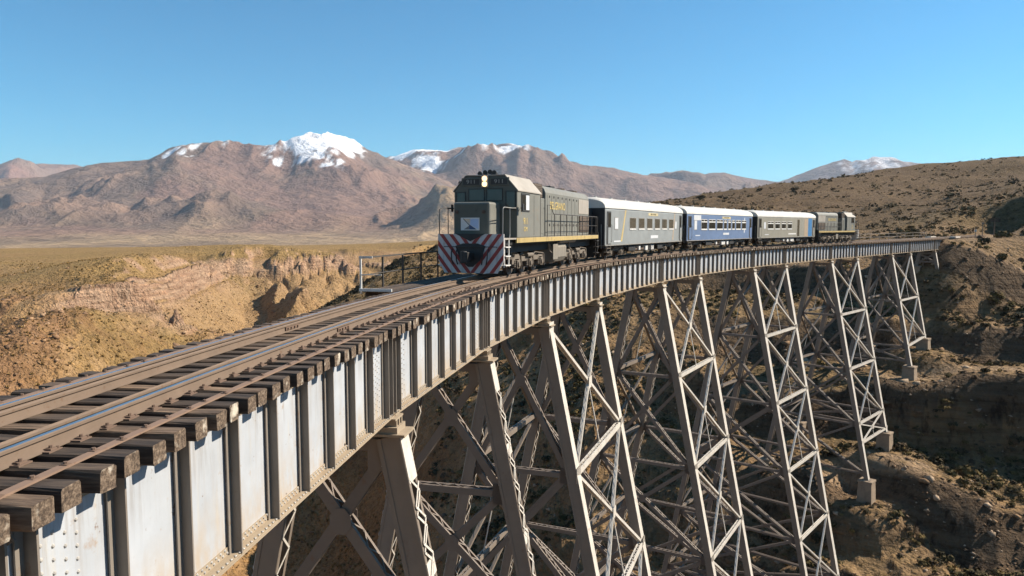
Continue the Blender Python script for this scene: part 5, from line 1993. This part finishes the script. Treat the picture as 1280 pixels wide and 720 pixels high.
locomotive(27.65, 44.3, -1, 'leading grey diesel locomotive with lit headlights and red-white chevron pilot', True)
w1 = [(4.75 + i * 1.93, 6.0 + i * 1.93, 1.98, 2.64, 'b') for i in range(6)] + [(1.75, 2.35, 1.92, 2.62, 'f'), (16.2, 16.6, 1.92, 2.5, 'f')]
coach(45.95, 64.45, 'grey passenger coach with white roof, coupled right behind the leading locomotive', M['coach_grey'], w1,
      [('name_board', 8.9, 11.3, 2.86, 3.06, M['nameboard']), ('text:TREN A LAS NUBES', 10.1, 1.0, 2.88, 3.04, M['ink']), ('number_plate', 9.5, 11.4, 1.22, 1.44, M['frosted']),
       ('swoosh', 2.9, 4.0, 1.1, 3.15, M['gold']), ('swoosh', 15.4, 16.2, 1.0, 3.15, M['peach']), ('number_strip', 1.6, 2.9, 1.08, 1.17, M['frosted'])])
uu = [(875, 881.8), (884.2, 892), (894.2, 901.5), (903.2, 906.8), (908.9, 912.2), (914, 917.4), (919.3, 925.5), (927.3, 932.8)]
def amap(u, u0, u1, L):                                                # window spacing along a coach side
    t = (u - u0) / (u1 - u0)
    return L * (t * 0.90 + t * t * 0.10)
w2 = [(amap(a, 858, 942, 18.3), amap(b, 858, 942, 18.3), 1.92, 2.72, 'v') for a, b in uu] + [(1.7, 2.3, 1.85, 2.62, 'f')]
coach(65.75, 84.05, 'blue passenger coach with white roof, second coach of the train', M['coach_blue'], w2,
      [('name_board', 8.9, 11.3, 2.86, 3.06, M['nameboard']), ('text:TREN A LAS NUBES', 10.1, 1.0, 2.88, 3.04, M['ink']), ('number_plate', 9.2, 10.9, 1.32, 1.52, M['frosted']),
       ('info_panel', 1.6, 3.3, 2.66, 3.1, M['frosted']), ('swoosh', 15.5, 15.8, 1.5, 3.0, M['frosted']), ('number_strip', 2.0, 3.1, 1.28, 1.36, M['frosted'])])
w3 = [(amap(a, 948, 1019, 18.2), amap(b, 948, 1019, 18.2), 1.92, 2.66, 'v') for a, b in ((960, 966.5), (968.8, 974.2), (976.6, 981.6), (984, 989))] + [(1.7, 2.2, 1.9, 2.6, 'f')]
coach(85.65, 103.85, 'khaki grey coach with a bright blue end, third coach next to the rear locomotive', M['coach_khaki'], w3,
      [('paint_panel', 14.3, 15.6, 0.93, 3.12, M['peach']), ('paint_panel', 15.6, 17.0, 0.93, 3.12, M['brightblue']), ('luggage_door', 11.9, 12.6, 0.98, 2.95, M['glass_brown']),
       ('number_strip', 2.0, 3.1, 1.2, 1.28, M['frosted']), ('name_strip', 9.0, 11.5, 1.2, 1.35, M['sill'])])
locomotive(105.1, 119.9, 1, 'rear grey diesel locomotive at the far end of the train, cab facing away', False)
# ------------------------------------------------------------------ ground cover: tussock grass, shrubs, loose rock
def cover_mat(name, rough=0.95):
    m, nt, b = new_mat(name)
    at_ = nt.nodes.new('ShaderNodeVertexColor')
    at_.layer_name = 'Col'
    n1 = noise(nt, geo_coords(nt), 6.0, 4, 0.6)
    c = mixc(nt, 1.0, at_.outputs[0], ramp(nt, n1, [(0.3, (0.6, 0.6, 0.6)), (0.7, (1.3, 1.3, 1.3))]), 'MULTIPLY')
    nt.links.new(c, b.inputs['Base Color'])
    b.inputs['Roughness'].default_value = rough
    b.inputs['Specular IOR Level'].default_value = 0.15
    return m

def scatter(name, P, S, variants, cols, mat, flat_z=1.0):
    """join many small copies into one mesh of uncountable cover"""
    vv, ff, cc = [], [], []
    base = 0
    pick = RNG.integers(0, len(variants), len(P))
    ang = RNG.uniform(0, 2 * np.pi, len(P))
    for k, (bv, bf) in enumerate(variants):
        idx = np.where(pick == k)[0]
        if not len(idx):
            continue
        bv = np.asarray(bv)
        bf = np.asarray(bf)
        c, s = np.cos(ang[idx]), np.sin(ang[idx])
        x = (bv[None, :, 0] * c[:, None] - bv[None, :, 1] * s[:, None]) * S[idx, None]
        y = (bv[None, :, 0] * s[:, None] + bv[None, :, 1] * c[:, None]) * S[idx, None]
        z = bv[None, :, 2] * S[idx, None] * RNG.uniform(0.8, 1.2, (len(idx), 1)) * flat_z
        co = np.stack([x, y, z], -1) + P[idx][:, None, :]
        f = bf[None] + (base + np.arange(len(idx)) * len(bv))[:, None, None]
        base += len(idx) * len(bv)
        vv.append(co.reshape(-1, 3))
        ff.append(f.reshape(-1, 3))
        ci = np.asarray(cols)[RNG.integers(0, len(cols), len(idx))] * RNG.uniform(0.75, 1.25, (len(idx), 1))
        cc.append(np.repeat(ci, len(bv), 0))
    co, f, c = np.concatenate(vv), np.concatenate(ff), np.concatenate(cc)
    me = bpy.data.meshes.new(name)
    me.vertices.add(len(co))
    me.vertices.foreach_set('co', co.ravel())
    me.loops.add(f.size)
    me.loops.foreach_set('vertex_index', f.ravel().astype(np.int32))
    me.polygons.add(len(f))
    me.polygons.foreach_set('loop_start', np.arange(0, f.size, 3))
    me.update(calc_edges=True)
    ca = me.color_attributes.new('Col', 'FLOAT_COLOR', 'POINT')
    ca.data.foreach_set('color', np.concatenate([c, np.ones((len(c), 1))], 1).ravel())
    me.materials.append(mat)
    o = bpy.data.objects.new(name, me)
    COL.objects.link(o)
    return o

def tuft(seed, n=7):
    """spiky clump: short blades leaning out of one root"""
    r = random.Random(seed)
    v, f = [], []
    for i in range(n):
        a = 2 * math.pi * i / n + r.uniform(-0.4, 0.4)
        ro, w, h = r.uniform(0.35, 0.62), r.uniform(0.22, 0.4), r.uniform(0.4, 0.85)
        cx, cy = math.cos(a), math.sin(a)
        b = len(v)
        v += [(-cy * w * 0.6 + cx * 0.1, cx * w * 0.6 + cy * 0.1, -0.15), (cy * w * 0.6 + cx * 0.1, -cx * w * 0.6 + cy * 0.1, -0.15), (cx * ro - cy * w * 0.5, cy * ro + cx * w * 0.5, h * 0.8), (cx * ro * 0.9 + cy * w * 0.5, cy * ro * 0.9 - cx * w * 0.5, h)]
        f += [(b, b + 1, b + 2), (b + 1, b + 3, b + 2)]
    return v, f

def shrub(seed, n=44):
    """many small leaf faces spread through an uneven dome"""
    r = random.Random(seed)
    v, f = [], []
    lob = [(r.uniform(-0.4, 0.4), r.uniform(-0.4, 0.4), r.uniform(0.55, 1.0)) for _ in range(4)]
    for i in range(n):
        lx, ly, lr = lob[i % 4]
        th, ph = r.uniform(0, 2 * math.pi), math.acos(r.uniform(-0.15, 1))
        rad = lr * 0.62 * r.uniform(0.65, 1.0)
        c = Vector((lx + rad * math.sin(ph) * math.cos(th), ly + rad * math.sin(ph) * math.sin(th), 0.12 + rad * math.cos(ph)))
        nrm = Vector((math.sin(ph) * math.cos(th), math.sin(ph) * math.sin(th), math.cos(ph))) + Vector((r.uniform(-.6, .6), r.uniform(-.6, .6), r.uniform(-.3, .6)))
        nrm.normalize()
        t = nrm.orthogonal().normalized()
        t.rotate(Matrix.Rotation(r.uniform(0, 6.28), 3, nrm))
        b2 = nrm.cross(t)
        s = r.uniform(0.16, 0.30)
        b = len(v)
        v += [tuple(c + t * s), tuple(c - t * s * 0.6 + b2 * s * 0.8), tuple(c - t * s * 0.6 - b2 * s * 0.8)]
        f.append((b, b + 1, b + 2))
    return v, f

def rock(seed):
    r = random.Random(seed)
    bm = bmesh.new()
    for _ in range(11):
        d = Vector((r.gauss(0, 1), r.gauss(0, 1), r.gauss(0, 1))).normalized() * r.uniform(0.42, 0.62)
        bm.verts.new((d.x * 1.1, d.y * 0.85, d.z * 0.62))
    h = bmesh.ops.convex_hull(bm, input=bm.verts)
    bmesh.ops.delete(bm, geom=[q for q in bm.verts if not q.link_faces], context='VERTS')
    bmesh.ops.triangulate(bm, faces=bm.faces)
    bm.verts.index_update()
    v = [tuple(q.co) for q in bm.verts]
    f = [tuple(q.index for q in fc.verts) for fc in bm.faces]
    bm.free()
    return v, f

def sample(n, az0, az1, r0, r1, test):
    az = np.radians(RNG.uniform(az0, az1, n))
    r = np.exp(RNG.uniform(math.log(r0), math.log(r1), n))
    x, y = r * np.sin(az), r * np.cos(az)
    z, k = land(x, y, True)
    ok = test(x, y, z, k)
    return np.stack([x, y, z], -1)[ok], r[ok]

def build_cover():
    clump = lambda x, y, s: 0.5 + 0.5 * fbm(x / s, y / s, 4, 0.55, 131)
    T = [tuft(i) for i in range(5)]
    P, r = sample(26000, -44, -6, 95, 420, lambda x, y, z, k: (k['cliff'] < 0.1) & (x < -18) & (RNG.uniform(0, 1, len(x)) < sstep(0.30, 0.58, clump(x, y, 26))))
    o = scatter('tussock_grass', P, 0.33 * RNG.lognormal(0, 0.38, len(P)), T, [(0.22, 0.14, 0.05), (0.30, 0.19, 0.075), (0.16, 0.105, 0.04), (0.36, 0.23, 0.10)], cover_mat('dry_grass'))
    tag(o, kind='stuff')
    K = [rock(i) for i in range(6)]
    P, r = sample(12000, -44, -8, 90, 400, lambda x, y, z, k: (x < -20) & (RNG.uniform(0, 1, len(x)) < 0.10 + 0.9 * k['rocky'] + 0.7 * k['left'] * sstep(-20, -26, z)))
    o = scatter('loose_rocks', P, 0.55 * RNG.lognormal(0, 0.55, len(P)), K, [(0.27, 0.165, 0.09), (0.21, 0.125, 0.07), (0.33, 0.215, 0.13), (0.18, 0.11, 0.065)], cover_mat('tan_rock'))
    tag(o, kind='stuff')
    H = [shrub(i) for i in range(6)]
    far_track = lambda x, y: corridor(x, y)[0] > 5
    P, r = sample(17000, -10, 42, 72, 215, lambda x, y, z, k: (x > -16) & (k['track'] < 0.05) & (k['bench'] < 0.3) & far_track(x, y) & (RNG.uniform(0, 1, len(x)) < sstep(0.36, 0.62, clump(x, y, 14))))
    o = scatter('dry_shrubs', P, 0.55 * RNG.lognormal(0, 0.45, len(P)), H, [(0.075, 0.058, 0.024), (0.12, 0.085, 0.032), (0.05, 0.040, 0.02), (0.19, 0.13, 0.05), (0.10, 0.07, 0.04)], cover_mat('shrub_leaves'))
    tag(o, kind='stuff')
    P, r = sample(10500, -20, 42, 185, 640, lambda x, y, z, k: (x > -78) & (k['track'] < 0.05) & far_track(x, y) & (RNG.uniform(0, 1, len(x)) < sstep(0.28, 0.56, clump(x, y, 30))))
    o = scatter('hill_shrubs', P, (0.42 + r / 850) * RNG.lognormal(0, 0.5, len(P)), [shrub(i + 20, 20) for i in range(4)], [(0.085, 0.062, 0.030), (0.12, 0.085, 0.038), (0.06, 0.046, 0.025), (0.17, 0.115, 0.055)], cover_mat('hill_shrub_leaves'))
    tag(o, kind='stuff')
    P, r = sample(5200, -20, -3, 175, 400, lambda x, y, z, k: (x > np.interp(y, [150, 190, 208, 225, 250, 290, 345, 500], [-30, -74, -70, -63, -56, -49, -41, -30]) - 2) & (RNG.uniform(0, 1, len(x)) < sstep(0.25, 0.5, clump(x, y, 12))))
    o = scatter('ravine_shrubs', P, 0.75 * RNG.lognormal(0, 0.4, len(P)), [shrub(i + 40, 24) for i in range(4)], [(0.065, 0.048, 0.022), (0.10, 0.068, 0.03), (0.045, 0.035, 0.018), (0.15, 0.10, 0.045)], cover_mat('ravine_shrub_leaves'))
    tag(o, kind='stuff')
    t_ = RNG.uniform(0, 1, 1700)  # added dark scrub on the crest, standing for the ravine's shadow band
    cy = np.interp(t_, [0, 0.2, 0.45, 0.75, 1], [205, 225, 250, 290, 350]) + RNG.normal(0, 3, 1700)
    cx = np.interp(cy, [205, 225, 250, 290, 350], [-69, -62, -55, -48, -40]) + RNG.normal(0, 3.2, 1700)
    o = scatter('ravine_shade_scrub', np.stack([cx, cy, land(cx, cy)], -1), 1.0 * RNG.lognormal(0, 0.35, 1700), [shrub(i + 60, 26) for i in range(4)], [(0.035, 0.032, 0.018), (0.05, 0.042, 0.022), (0.03, 0.026, 0.016)], cover_mat('ravine_shade_leaves'))
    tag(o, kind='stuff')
    P, r = sample(14000, -8, 42, 72, 210, lambda x, y, z, k: (x > -14) & (RNG.uniform(0, 1, len(x)) < 0.25 + 0.6 * k['bench'] + 0.4 * sstep(0.5, 0.7, clump(x + 90, y, 20))))
    o = scatter('slope_rubble', P, 0.36 * RNG.lognormal(0, 0.6, len(P)), K, [(0.20, 0.125, 0.07), (0.14, 0.09, 0.055), (0.34, 0.25, 0.17), (0.10, 0.065, 0.04)], cover_mat('brown_rock'))
    tag(o, kind='stuff')
build_cover()

# ------------------------------------------------------------------ small things by the far abutment
def build_wayside():
    wood = M['wood']
    x, y = ctl(1243, 283, 168)[:2]
    z = lz(x, y)
    e = empty('utility_pole', (x, y, z - 0.3), 0, 'dark wooden pole with a wide cross board beside the track beyond the abutment', 'pole')
    mb = MB()
    mb.cyl((0, 0, 0), (0, 0, 4.6), 0.16, 8, 0.12)
    mb.build('pole', wood, e)
    mb = MB()
    mb.box(-1.3, 1.3, -0.06, 0.06, 3.7, 4.5)
    mb.build('cross_board', wood, e)
    for i, (u, v, Y, h) in enumerate(((1228, 290, 160, 3.4), (1219, 297, 152, 1.9))):
        x, y = ctl(u, v, Y)[:2]
        z = lz(x, y)
        e = empty('marker_post', (x, y, z - 0.3), 0, ('thin tall grey marker post by the track cutting', 'short pale marker post next to the abutment')[i], 'post')
        mb = MB()
        mb.cyl((0, 0, 0), (0, 0, h + 0.3), 0.08, 8, 0.06)
        mb.build('post', M['leg'], e)
        mb = MB()
        mb.box(-0.22, 0.22, -0.03, 0.03, h - 0.3, h + 0.15)
        mb.build('plate', M['sill'] if i else M['leg'], e)
build_wayside()
build_haze()
